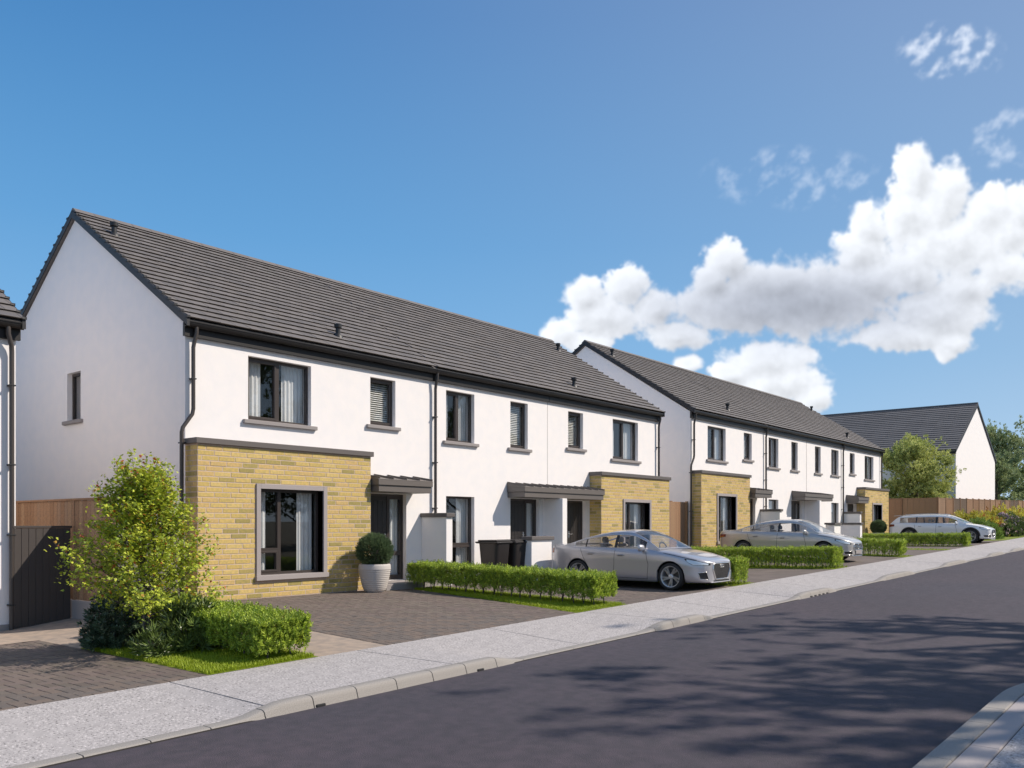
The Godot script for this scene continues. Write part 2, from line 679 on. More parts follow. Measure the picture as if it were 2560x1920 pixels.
	mat("alloy", lin(0.66, 0.65, 0.64), 0.35, 0.45)
	mat("dark_alloy", lin(0.08, 0.08, 0.085), 0.4, 0.6)
	mat("seat_cloth", lin(0.30, 0.27, 0.25), 0.8)
	m = mat("lamp_lens", lin(0.62, 0.72, 0.80), 0.10, 0.0)
	m.clearcoat_enabled = true
	mat("tail_red", lin(0.22, 0.05, 0.04), 0.15)
	mat("amber", lin(0.60, 0.22, 0.03), 0.15)
	mat("plate", lin(0.75, 0.75, 0.73), 0.5)
	mat("cladding", lin(0.055, 0.052, 0.052), 0.7)


# ---------------------------------------------------------------- ground
const PATH_BACK := 6.35
const PATH_FRONT := 8.12
const ROAD_NEAR := 8.30
const ROAD_FAR := 13.62

func pb(x: float) -> float:
	return -0.185 + 0.0182 * clampf(x, -40.0, 160.0)


func rd(x: float) -> float:
	return -0.30 + 0.0165 * clampf(x, -40.0, 160.0)


func table(xs: Array, ys: Array, x: float) -> float:
	if x <= xs[0]:
		return ys[0]
	for i in xs.size() - 1:
		if x <= xs[i + 1]:
			return lerpf(ys[i], ys[i + 1], (x - xs[i]) / (xs[i + 1] - xs[i]))
	return ys[-1]


func hb(x: float) -> float:
	return table([-12.0, -3.4, -1.2, 18.3, 20.0, 44.0, 58.0, 160.0], [-0.42, -0.27, 0.0, 0.0, 0.37, 0.40, 0.95, 2.3], x)


# kerb upstand: raised between the driveways, dropped across them
func kerb_up(x: float) -> float:
	var k := 0.0
	for q in [[-4.15, -3.55, -0.5, 0.15], [3.2, 4.0, 5.05, 5.75], [9.3, 10.1, 11.5, 12.2], [15.2, 16.3, 18.2, 19.0], [22.1, 23.2, 25.0, 26.0], [29.5, 30.3, 32.0, 32.8], [34.3, 35.1, 36.6, 37.4], [43.0, 44.0, 160.0, 161.0]]:
		k = maxf(k, smoothstep(q[0], q[1], x) * (1.0 - smoothstep(q[2], q[3], x)))
	return lerpf(0.022, 0.115, k)


func gy(x: float, z: float) -> float:
	if z >= ROAD_FAR:
		return rd(x) + 0.02
	if z >= ROAD_NEAR:
		return rd(x)
	if z >= PATH_BACK:
		return lerpf(pb(x), rd(x) + kerb_up(x), (z - PATH_BACK) / (PATH_FRONT - PATH_BACK))
	var t := clampf((z - 1.0) / (PATH_BACK - 1.0), 0.0, 1.0)
	var dip := 0.05 * smoothstep(5.75, 6.6, x) * (1.0 - smoothstep(9.9, 10.5, x)) * smoothstep(0.0, 0.25, t) * (1.0 - smoothstep(0.86, 1.0, t))
	return lerpf(hb(x), pb(x), t) - dip


func tilt(x: float, z: float, up := 0.0) -> Transform3D:
	var e := 0.05
	var dx := Vector3(2 * e, gy(x + e, z) - gy(x - e, z), 0).normalized()
	var dz := Vector3(0, gy(x, z + e) - gy(x, z - e), 2 * e).normalized()
	var n := dz.cross(dx).normalized()
	return Transform3D(Basis(dx, n, dx.cross(n)), Vector3(x, gy(x, z) + up, z))


func sheet(b: MB, xa: Callable, xb: Callable, z0: float, z1: float, nx: int, nz: int, up: float) -> void:
	var rows := []
	for i in nz + 1:
		var z := lerpf(z0, z1, float(i) / nz)
		var r := PackedVector3Array()
		for j in nx + 1:
			var x := lerpf(xa.call(z), xb.call(z), float(j) / nx)
			r.append(Vector3(x, gy(x, minf(z, PATH_BACK - 0.001)) + up, z))
		rows.append(r)
	b.grid(rows, true)


func at_x(x: float) -> Callable:
	return func(_z): return x


func build_ground() -> void:
	# the ground reaches the horizon, a little below everything laid on it
	var xs := [-260.0, -120.0, -60.0, -30.0]
	var x := -20.0
	while x < 120.0:
		xs.append(x)
		x += 1.0
	xs.append_array([120.0, 140.0, 170.0, 230.0, 330.0])
	var zs := [-300.0, -150.0, -60.0, -20.0, -10.0, -5.0, 0.0, 1.0, 2.5, 4.0, 5.0, 6.3, 8.2, 10.0, 12.0, 13.7, 16.0, 20.0, 30.0, 60.0, 120.0, 260.0]
	var rows := []
	for z in zs:
		var r := PackedVector3Array()
		for q in xs:
			var y: float = gy(q, z)
			if z > 6.3 and z < 14.0:
				y = rd(q)
			r.append(Vector3(q, y - 0.08, z))
		rows.append(r)
	var b := MB.new()
	b.grid(rows, true)
	structure("ground", b, M.soil)
	# the road
	var patch := FastNoiseLite.new()
	patch.seed = 77
	patch.frequency = 0.22
	patch.fractal_octaves = 4
	b = MB.new()
	b.tinted = true
	rows = []
	var road_z := []
	for i in 33:
		road_z.append(lerpf(ROAD_NEAR - 0.06, ROAD_FAR + 0.05, i / 32.0))
	var road_x := [-60.0, -30.0]
	x = -14.0
	while x < 24.0:
		road_x.append(x)
		x += 0.2
	while x < 160.0:
		road_x.append(x)
		x += 4.0
	var tint := []
	for z in road_z:
		var r := PackedVector3Array()
		var t := PackedColorArray()
		for q in road_x:
			r.append(Vector3(q, rd(q), z))
			var k := patch.get_noise_2d(q, z * 1.6)
			var l := patch.get_noise_2d(q * 0.5 + 50.0, z * 0.5)
			t.append(Color(0.86 + 0.16 * k + 0.07 * l, 0.86 + 0.12 * k, 0.87 + 0.11 * k - 0.04 * l))
		rows.append(r)
		tint.append(t)
	for i in rows.size() - 1:
		for j in rows[i].size() - 1:
			var p := [rows[i][j], rows[i + 1][j], rows[i + 1][j + 1], rows[i][j + 1]]
			var t := [tint[i][j], tint[i + 1][j], tint[i + 1][j + 1], tint[i][j + 1]]
			var k := Vector3(-0.0165, 1, 0).normalized()
			for f in [[0, 1, 2], [0, 2, 3]]:
				for g in [f[0], f[2], f[1]]:
					b.v.append(p[g]); b.n.append(k); b.c.append(t[g])
	structure("road", b, M.asphalt, "dark grey asphalt road with soft worn patches")
	build_footpaths()
	build_drives()


func build_footpaths() -> void:
	# near footpath: long concrete slabs, each with a dark joint beside it
	var base := MB.new()
	var rows := []
	for z in [PATH_BACK - 0.01, PATH_FRONT + 0.02]:
		var r := PackedVector3Array()
		var x := -20.0
		while x < 160.0:
			var y := pb(x) if z < 7.0 else rd(x) + kerb_up(x)
			r.append(Vector3(x, y - 0.03, z))
			x += 0.4
		rows.append(r)
	base.grid(rows, true)
	var path := structure("footpath", base, M.joint, "pale speckled concrete footpath between driveways and kerb")
	var far := MB.new()
	var x0 := -3.75 - 2.67 * 4
	while x0 < 155.0:
		var b := MB.new() if x0 < 70.0 else far
		rows = []
		var n := 12
		var top := []
		for i in 7:
			var z := lerpf(PATH_BACK, PATH_FRONT, i / 6.0)
			var r := PackedVector3Array()
			for j in n + 1:
				var x := x0 + 0.010 + (2.67 - 0.020) * j / n
				r.append(Vector3(x, gy(x, z), z))
			top.append(r)
		b.grid(top, true)
		for e in [[0, true], [n, false]]:
			for i in 6:
				var a: Vector3 = top[i][e[0]]
				var c: Vector3 = top[i + 1][e[0]]
				var dn := Vector3(0, -0.028, 0)
				if e[1]:
					b.quad(a, a + dn, c + dn, c)
				else:
					b.quad(c, c + dn, a + dn, a)
		for i in [0, 6]:
			for j in n:
				var a: Vector3 = top[i][j]
				var c: Vector3 = top[i][j + 1]
				var dn := Vector3(0, -0.028, 0)
				if i == 0:
					b.quad(c, c + dn, a + dn, a)
				else:
					b.quad(a, a + dn, c + dn, c)
		if b != far:
			obj("slab", b, M.slab, path)
		x0 += 2.67
	stuff(obj("far_slabs", far, M.slab, path))
	# kerb stones with a rounded, battered face
	var kerb := Node3D.new()
	kerb.name = "kerb"
	add_child(kerb)
	kerb.set_meta("kind", "structure")
	kerb.set_meta("label", "buff concrete kerb, dropped across each driveway")
	var rest := MB.new()
	var x := -3.26 - 0.565 * 24
	var count := 0
	while x < 155.0:
		var b := MB.new() if x > -12.0 and count < 150 else rest
		var g := 0.006
		rows = []
		for i in 4:
			var q := x + g + (0.565 - 2 * g) * i / 3.0
			var up := kerb_up(q)
			var r0 := rd(q)
			var e := minf(0.055, up * 0.9)
			var y := r0 + up
			rows.append(PackedVector3Array([Vector3(q, y - 0.03, PATH_FRONT + 0.004), Vector3(q, y, PATH_FRONT + 0.004), Vector3(q, y, ROAD_NEAR - 0.03 - e), Vector3(q, y - e * 0.13, ROAD_NEAR - 0.03 - e * 0.5), Vector3(q, y - e * 0.45, ROAD_NEAR - 0.03 - e * 0.12), Vector3(q, y - e, ROAD_NEAR - 0.026), Vector3(q, r0 - 0.02, ROAD_NEAR)]))
		b.grid(rows, true)
		for k in [[0, 1], [3, 0]]:
			var r: PackedVector3Array = rows[k[0]]
			var low := Vector3(r[0].x, r[6].y, r[0].z)
			for i in 6:
				if k[1]:
					b.flat(low, r[i], r[i + 1]) if false else b.flat(low, r[i + 1], r[i])
				else:
					b.flat(low, r[i], r[i + 1])
		if b != rest:
			obj("kerb_stone", b, M.kerb, kerb)
			count += 1
		x += 0.565
	stuff(obj("far_kerb_stones", rest, M.kerb, kerb))
	var dark := MB.new()
	dark.quad(Vector3(-18, rd(-18) - 0.005, ROAD_NEAR - 0.012), Vector3(150, rd(150) - 0.005, ROAD_NEAR - 0.012), Vector3(150, rd(150) + 0.01, ROAD_NEAR - 0.03), Vector3(-18, rd(-18) + 0.01, ROAD_NEAR - 0.03))
	obj("kerb_bedding", dark, M.joint, kerb)
	# small drain outlets at the foot of the raised kerb
	for q in [-3.18, -0.75, 10.3, 10.55, 10.8, 11.05, 11.3]:
		var d := MB.new()
		d.block(q - 0.06, q + 0.06, rd(q) - 0.01, rd(q) + 0.028, ROAD_NEAR - 0.02, ROAD_NEAR + 0.002, 0.008)
		obj("drain_outlet", d, M.seam, kerb)
	# the footpath on the camera's side turns the corner of a side road: kerb stones along a straight and then a curve of 3 m
	var b := MB.new()
	b.tinted = true
	b.col = Color(0.9, 0.9, 0.9)
	b.quad(Vector3(0.9, rd(0.9) - 0.004, ROAD_FAR + 0.04), Vector3(0.9, rd(0.9) - 0.004, 60.0), Vector3(11.0, rd(11.0) - 0.004, 60.0), Vector3(11.0, rd(11.0) - 0.004, ROAD_FAR + 0.04))
	structure("side_road", b, M.asphalt)
	var other := structure("opposite_footpath", corner_sheet(0.0, 9.0, -14.0, 24.0, 0.055, 0.5), M.joint, "shaded grey footpath at the corner nearest the camera")
	x = -9.1
	while x < 16.0:
		obj("kerb_stone", corner_slab(x + 0.004, x + 0.666, 0.0, 0.185, 0.10, 0.115), M.kerb, other)
		x += 0.67
	x = -9.78
	while x < 14.0:
		obj("slab", corner_slab(x + 0.004, x + 1.426, 0.19, 0.40, 0.098, 0.05), M.surround, other)
		x += 1.43
	x = -9.9
	while x < 12.0:
		for band in [[0.406, 1.55], [1.556, 2.85]]:
			obj("slab", corner_slab(x + 0.004, x + 1.996, band[0], band[1], 0.096, 0.05), M.slab, other)
		x += 2.0
	stuff(obj("inner_paving", corner_sheet(2.856, 9.0, -14.0, 1.0, 0.096, 0.5), M.slab, other))


# a point on the corner footpath: s metres along the kerb line from x = 0, d metres in from the road
func corner(s: float, d: float) -> Vector3:
	var q: Vector2
	if s < 1.0:
		q = Vector2(s, ROAD_FAR + d)
	else:
		var a := (s - 1.0) / 3.0
		if a < PI / 2:
			q = Vector2(1.0 + (3.0 - d) * sin(a), ROAD_FAR + 3.0 - (3.0 - d) * cos(a))
		else:
			q = Vector2(4.0 - d, ROAD_FAR + 3.0 + s - 1.0 - 3.0 * PI / 2)
	return Vector3(q.x, rd(q.x), q.y)


func corner_slab(s0: float, s1: float, d0: float, d1: float, top: float, deep: float) -> MB:
	var b := MB.new()
	var n := 4
	var e := minf(0.010, (d1 - d0) * 0.2)
	var rows := []
	for i in n + 1:
		var s := lerpf(s0, s1, float(i) / n)
		var r := []
		for q in [[d0, -deep], [d0, -e], [d0 + e, 0.0], [d1 - e, 0.0], [d1, -e], [d1, -deep]]:
			r.append(corner(s, q[0]) + Vector3(0, top + q[1], 0))
		rows.append(r)
	for i in n:
		for j in 5:
			b.quad(rows[i][j], rows[i][j + 1], rows[i + 1][j + 1], rows[i + 1][j])
	for j in [1, 2, 3, 4]:
		b.flat(rows[0][0], rows[0][j + 1], rows[0][j])
		b.flat(rows[n][0], rows[n][j], rows[n][j + 1])
	return b


func corner_sheet(d0: float, d1: float, s0: float, s1: float, up: float, step: float) -> MB:
	var b := MB.new()
	var rows := []
	var s := s0
	while s <= s1:
		var r := PackedVector3Array()
		for d in [d0, (d0 + d1) / 2, d1]:
			var k: float = d if s < 1.0 else minf(d, 2.95)
			r.append(corner(s, k) + Vector3(0, up, 0))
		rows.append(r)
		s += step
	b.grid(rows)
	return b


func build_drives() -> void:
	var right_a := func(z): return lerpf(4.98, 4.02, (z - 1.1) / 5.25)
	drive("driveway_paving", at_x(-10.5), at_x(-3.27), 1.6, 300, true, "brown block paving at the bottom left, half in tree shadow")
	drive("driveway_paving", at_x(-0.55), right_a, 0.0, 300, true, "brown herringbone paving in front of the nearest brick bay")
	drive("driveway_paving", at_x(5.75), at_x(10.5), 0.0, 0, true, "brown paving under the silver saloon beside the grass strip")
	for q in [[11.7, 17.4, "brown paving between the short hedge and the long hedge"], [18.7, 24.8, "brown paving under the champagne saloon"], [26.1, 31.0, "brown paving right of the fourth hedge"], [32.0, 35.2, "brown paving before the low bin walls"], [36.3, 43.9, "brown paving under the white estate car"]]:
		drive("driveway_paving", at_x(q[0]), at_x(q[1]), 0.0, -1, false, q[2])
	var b := MB.new()
	sheet(b, at_x(-10.5), at_x(-3.27), 0.0, 1.6, 6, 3, 0.0)
	sheet(b, at_x(-3.27), at_x(-0.55), -9.6, 3.0, 4, 10, 0.0)
	sheet(b, at_x(-1.72), at_x(-0.55), 3.0, PATH_BACK, 3, 6, 0.0)
	structure("concrete_path", b, M.concrete, "smooth buff concrete before the dark side gate")
	b = MB.new()
	sheet(b, at_x(17.94), at_x(20.32), -9.6, 0.45, 4, 6, 0.0)
	structure("concrete_path", b, M.concrete)
	# lawns: a turf sheet and blades growing in it
	var lawns := [[at_x(-3.27), at_x(-1.72), 3.0, "bright green grass around the small tree and shrubs", 9000], [right_a, at_x(5.75), 1.1, "green grass strip under the hedge beside the herringbone paving", 7000], [at_x(10.5), at_x(11.7), 0.9, "grass strip behind the silver saloon", 1500], [at_x(17.4), at_x(18.7), 0.9, "grass strip under the long hedge", 1200], [at_x(24.8), at_x(26.1), 0.9, "grass strip right of the champagne saloon", 900], [at_x(31.0), at_x(32.0), 0.9, "grass strip before the far low wall", 300], [at_x(35.2), at_x(36.3), 0.9, "grass strip beside the white estate car", 500], [at_x(43.9), at_x(120.0), -8.0, "grass under the flowering shrubs by the far fence", 4000]]
	var blade := MB.new()
	for k in 5:
		var a := k * 1.256 + 0.3
		var d := Vector3(cos(a), 0, sin(a))
		var s := Vector3(-d.z, 0, d.x) * 0.0035
		var o := d * 0.010
		var mid := o + d * 0.008 + Vector3(0, 0.028, 0)
		var tip := o + d * 0.026 + Vector3(0, 0.05 + 0.006 * (k % 3), 0)
		blade.quad(o - s, o + s, mid + s * 0.8, mid - s * 0.8)
		blade.flat(mid - s * 0.8, mid + s * 0.8, tip)
	var blade_mesh := blade.mesh()
	for q in lawns:
		b = MB.new()
		sheet(b, q[0], q[1], q[2], PATH_BACK, 8, 12, 0.004)
		var lawn := obj("grass", b, M.lawn)
		stuff(lawn)
		tag(lawn, q[3], "grass")
		var places := []
		var colours := []
		for k in q[4]:
			var z := rng.randf_range(q[2] + 0.02, PATH_BACK - 0.03)
			var x := rng.randf_range(q[0].call(z) + 0.02, q[1].call(z) - 0.02)
			if x > 60.0:
				continue
			var t := Basis(Vector3.UP, rng.randf() * TAU).scaled(Vector3.ONE * rng.randf_range(0.6, 1.15))
			places.append(Transform3D(t, Vector3(x, gy(x, z) + 0.002, z)))
			var g := rng.randf_range(0.7, 1.15)
			colours.append(Color(0.34 * g, 0.43 * g, 0.015 * g))
		stuff(scatter("grass_blades", blade_mesh, M.blade, places, colours, lawn))


# block paving in 90 degree herringbone; the nearest `single` blocks are parts of their own, the rest one part; single < 0: blocks of plain sheet colour too far to tell apart
func drive(called: String, xa: Callable, xb: Callable, z0: float, single: int, detailed: bool, label: String) -> void:
	var b := MB.new()
	if not detailed:
		b.tinted = true
		var d0: float = xa.call(z0)
		var w: float = xb.call(z0) - d0
		var nx := int(w / 0.42)
		var nz := int((PATH_BACK - z0) / 0.42)
		for i in nx:
			for j in nz:
				var g := rng.randf_range(0.85, 1.12)
				b.col = Color(0.18 * g, 0.145 * g, 0.124 * g)
				var x0 := d0 + w * i / nx
				var x1 := d0 + w * (i + 1) / nx
				var za := lerpf(z0, PATH_BACK, float(j) / nz)
				var zb := lerpf(z0, PATH_BACK, float(j + 1) / nz)
				b.quad(Vector3(x0, gy(x0, za), za), Vector3(x0, gy(x0, zb - 0.001), zb), Vector3(x1, gy(x1, zb - 0.001), zb), Vector3(x1, gy(x1, za), za))
		structure(called, b, M.paver_tinted, label)
		return
	sheet(b, xa, xb, z0, PATH_BACK, 10, 14, -0.010)
	var root := structure(called, b, M.joint, label)
	var u := 0.120
	var lo: float = minf(xa.call(z0), xa.call(PATH_BACK)) - 0.2
	var hi: float = maxf(xb.call(z0), xb.call(PATH_BACK)) + 0.2
	var found := []
	var eye := Vector2(-8.6, 15.32)
	for j in int((PATH_BACK - z0) / u) + 2:
		for i in int((hi - lo) / u) + 2:
			var m := posmod(i - j, 4)
			if m != 0 and m != 2:
				continue
			var r := Rect2(lo + i * u, z0 + j * u, u * 2, u) if m == 0 else Rect2(lo + i * u, z0 + (j - 1) * u, u, u * 2)
			var zc := r.get_center().y
			var x0 := maxf(r.position.x, xa.call(zc))
			var x1 := minf(r.end.x, xb.call(zc))
			var za := maxf(r.position.y, z0)
			var zb := minf(r.end.y, PATH_BACK - 0.002)
			if x1 - x0 < 0.03 or zb - za < 0.03:
				continue
			found.append([Vector2((x0 + x1) / 2, (za + zb) / 2).distance_to(eye), (x0 + x1) / 2, (za + zb) / 2, snappedf(x1 - x0, 0.004), snappedf(zb - za, 0.004)])
	found.sort_custom(func(p, q): return p[0] < q[0])
	var rest := MB.new()
	rest.tinted = true
	var n := 0
	for f in found:
		var t := tilt(f[1], f[2], rng.randf_range(-0.002, 0.0015))
		t.basis = t.basis * Basis(Vector3.UP, rng.randf_range(-0.006, 0.006))
		if n < single:
			var key := "paver %s %s" % [f[3], f[4]]
			if not mesh_cache.has(key):
				mesh_cache[key] = paver(f[3], f[4]).mesh()
			var o := obj("paver", mesh_cache[key], M["paver%d" % rng.randi_range(0, 3)], root)
			o.transform = t
			n += 1
		else:
			var g := rng.randf_range(0.86, 1.14)
			rest.col = Color(0.180 * g, (0.144 + rng.randf_range(-0.006, 0.004)) * g, 0.122 * g)
			rest.add(paver(f[3], f[4]), t)
	stuff(obj("far_pavers", rest, M.paver_tinted, root))


func paver(w: float, d: float) -> MB:
	var b := MB.new()
	var e := 0.006
	var x := w / 2 - 0.0045
	var z := d / 2 - 0.0045
	var p := [Vector3(-x, 0, -z), Vector3(-x, 0, z), Vector3(x, 0, z), Vector3(x, 0, -z)]
	var q := []
	for k in p:
		q.append(Vector3(k.x - signf(k.x) * e, 0.005, k.z - signf(k.z) * e))
	for k in 4:
		p[k].y = 0.001
	b.quad(q[0], q[1], q[2], q[3])
	for k in 4:
		var l := (k + 1) % 4
		b.quad(p[k], p[l], q[l], q[k])
		b.quad(p[k] + Vector3(0, -0.02, 0), p[l] + Vector3(0, -0.02, 0), p[l], p[k])
	return b


# ---------------------------------------------------------------- houses
const DEPTH := 9.58
const PITCH := 0.64

# a wall of thickness z0..z1 in the x-y plane with rectangular openings [x0, x1, y0, y1]
func pierced(b: MB, x0: float, x1: float, y0: float, y1: float, z0: float, z1: float, holes: Array, t := Transform3D()) -> void:
	var xs := [x0, x1]
	var ys := [y0, y1]
	for h in holes:
		xs.append_array([h[0], h[1]])
		ys.append_array([h[2], h[3]])
	xs.sort()
	ys.sort()
	for i in xs.size() - 1:
		for j in ys.size() - 1:
			var a: float = xs[i]
			var c: float = xs[i + 1]
			var d: float = ys[j]
			var e: float = ys[j + 1]
			if c - a < 1e-4 or e - d < 1e-4 or a < x0 - 1e-4 or c > x1 + 1e-4 or d < y0 - 1e-4 or e > y1 + 1e-4:
				continue
			var solid := true
			for h in holes:
				if (a + c) / 2 > h[0] and (a + c) / 2 < h[1] and (d + e) / 2 > h[2] and (d + e) / 2 < h[3]:
					solid = false
			if solid:
				b.quad(t * Vector3(a, d, z1), t * Vector3(c, d, z1), t * Vector3(c, e, z1), t * Vector3(a, e, z1))
				b.quad(t * Vector3(c, d, z0), t * Vector3(a, d, z0), t * Vector3(a, e, z0), t * Vector3(c, e, z0))
	for h in holes:
		var p := [Vector3(h[0], h[2], 0), Vector3(h[1], h[2], 0), Vector3(h[1], h[3], 0), Vector3(h[0], h[3], 0)]
		for k in 4:
			var a: Vector3 = p[k]
			var c: Vector3 = p[(k + 1) % 4]
			b.quad(t * Vector3(a.x, a.y, z1), t * Vector3(a.x, a.y, z0), t * Vector3(c.x, c.y, z0), t * Vector3(c.x, c.y, z1)) if false else b.quad(t * Vector3(a.x, a.y, z0), t * Vector3(a.x, a.y, z1), t * Vector3(c.x, c.y, z1), t * Vector3(c.x, c.y, z0))
	b.quad(t * Vector3(x0, y0, z0), t * Vector3(x0, y0, z1), t * Vector3(x0, y1, z1), t * Vector3(x0, y1, z0))
	b.quad(t * Vector3(x1, y0, z1), t * Vector3(x1, y0, z0), t * Vector3(x1, y1, z0), t * Vector3(x1, y1, z1))
	b.quad(t * Vector3(x0, y1, z1), t * Vector3(x1, y1, z1), t * Vector3(x1, y1, z0), t * Vector3(x0, y1, z0))
	b.quad(t * Vector3(x0, y0, z0), t * Vector3(x1, y0, z0), t * Vector3(x1, y0, z1), t * Vector3(x0, y0, z1))


func pleats(x0: float, x1: float, y0: float, y1: float, z: float) -> MB:
	var b := MB.new()
	var n := maxi(int((x1 - x0) / 0.012), 8)
	var rows := []
	for y in [y0, y1]:
		var r := PackedVector3Array()
		for j in n + 1:
			var x := lerpf(x0, x1, float(j) / n)
			r.append(Vector3(x, y, z + 0.013 * sin(x * 62.0) + 0.008 * sin(x * 23.0)))
		rows.append(r)
	b.grid(rows)
	return b


# a window whose frame's front lies at zf; kinds: two, one, bay, tall, light
func window(house: Node, x0: float, x1: float, y0: float, y1: float, zf: float, kind: String, dress: String, sill := true, t := Transform3D()) -> void:
	var f := MB.new()
	var w := 0.055
	var zb := zf - 0.075
	f.box(x0, x1, y0, y0 + w, zb, zf, t)
	f.box(x0, x1, y1 - w, y1, zb, zf, t)
	f.box(x0, x0 + w, y0 + w, y1 - w, zb, zf, t)
	f.box(x1 - w, x1, y0 + w, y1 - w, zb, zf, t)
	var cells := []
	var ix0 := x0 + w
	var ix1 := x1 - w
	var iy0 := y0 + w
	var iy1 := y1 - w
	var m := 0.04
	if kind == "two":
		var c := (x0 + x1) / 2
		f.box(c - m, c + m, iy0, iy1, zb, zf - 0.002, t)
		cells = [[ix0, c - m, iy0, iy1, true], [c + m, ix1, iy0, iy1, false]]
	elif kind == "bay":
		var c := lerpf(x0, x1, 0.365)
		var r := lerpf(y0, y1, 0.295)
		f.box(c - m, c + m, iy0, iy1, zb, zf - 0.002, t)
		f.box(ix0, c - m, r - m * 0.8, r + m * 0.8, zb, zf - 0.003, t)
		cells = [[ix0, c - m, iy0, r - m * 0.8, true], [ix0, c - m, r + m * 0.8, iy1, false], [c + m, ix1, iy0, iy1, false]]
	elif kind == "tall":
		var r := lerpf(y0, y1, 0.36)
		f.box(ix0, ix1, r - m, r + m, zb, zf - 0.003, t)
		cells = [[ix0, ix1, iy0, r - m, true], [ix0, ix1, r + m, iy1, false]]
	else:
		cells = [[ix0, ix1, iy0, iy1, kind == "one"]]
	for c in cells:
		if c[4]:
			var s := 0.042
			var zs := zf - 0.006
			f.block(c[0], c[1], c[2], c[2] + s, zb + 0.01, zs + 0.018, 0.006, t)
			f.block(c[0], c[1], c[3] - s, c[3], zb + 0.01, zs + 0.018, 0.006, t)
			f.block(c[0], c[0] + s, c[2] + s, c[3] - s, zb + 0.01, zs + 0.018, 0.006, t)
			f.block(c[1] - s, c[1], c[2] + s, c[3] - s, zb + 0.01, zs + 0.018, 0.006, t)
	var frame := obj("window", f, M.frame, house)
	for c in cells:
		var g := MB.new()
		g.box(c[0] + 0.002, c[1] - 0.002, c[2] + 0.002, c[3] - 0.002, zf - 0.045, zf - 0.035, t)
		obj("pane", g, M.glass, frame)
	if sill:
		var s := MB.new()
		s.block(x0 - 0.13, x1 + 0.13, y0 - 0.085, y0 - 0.002, zb - 0.02, zf + 0.185, 0.008, t)
		obj("sill", s, M.sill, frame)
	var zc := zb - 0.09
	var wide := x1 - x0
	if dress == "curtains" or dress == "curtains_wide":
		var l := 0.30 if dress == "curtains" else 0.22
		var a := pleats(x0 + 0.02, x0 + wide * l, y0 + 0.02, y1 + 0.04, zc)
		var d := pleats(x1 - wide * (l + 0.06), x1 - 0.02, y0 + 0.02, y1 + 0.04, zc)
		for q in [a, d]:
			var e := MB.new()
			e.add(q, t)
			obj("curtain", e, M.curtain, frame)
	elif dress == "net":
		var e := MB.new()
		e.add(pleats(x0 + 0.02, x1 - 0.02, y0 + 0.02, y1 + 0.02, zc), t)
		obj("curtain", e, M.curtain, frame)
	elif dress == "half":
		var e := MB.new()
		e.add(pleats(x0 + wide * 0.62, x1 - 0.02, y0 + 0.02, y1 + 0.02, zc), t)
		obj("curtain", e, M.curtain, frame)
	elif dress == "blind":
		var e := MB.new()
		var y := y0 + 0.05
		while y < y1 - 0.03:
			e.box(x0 + 0.03, x1 - 0.03, -0.0015, 0.0015, -0.025, 0.025, t * Transform3D(Basis(Vector3.RIGHT, 0.75), Vector3(0, y, zc + 0.045)))
			y += 0.05
		obj("blind", e, M.blind, frame)


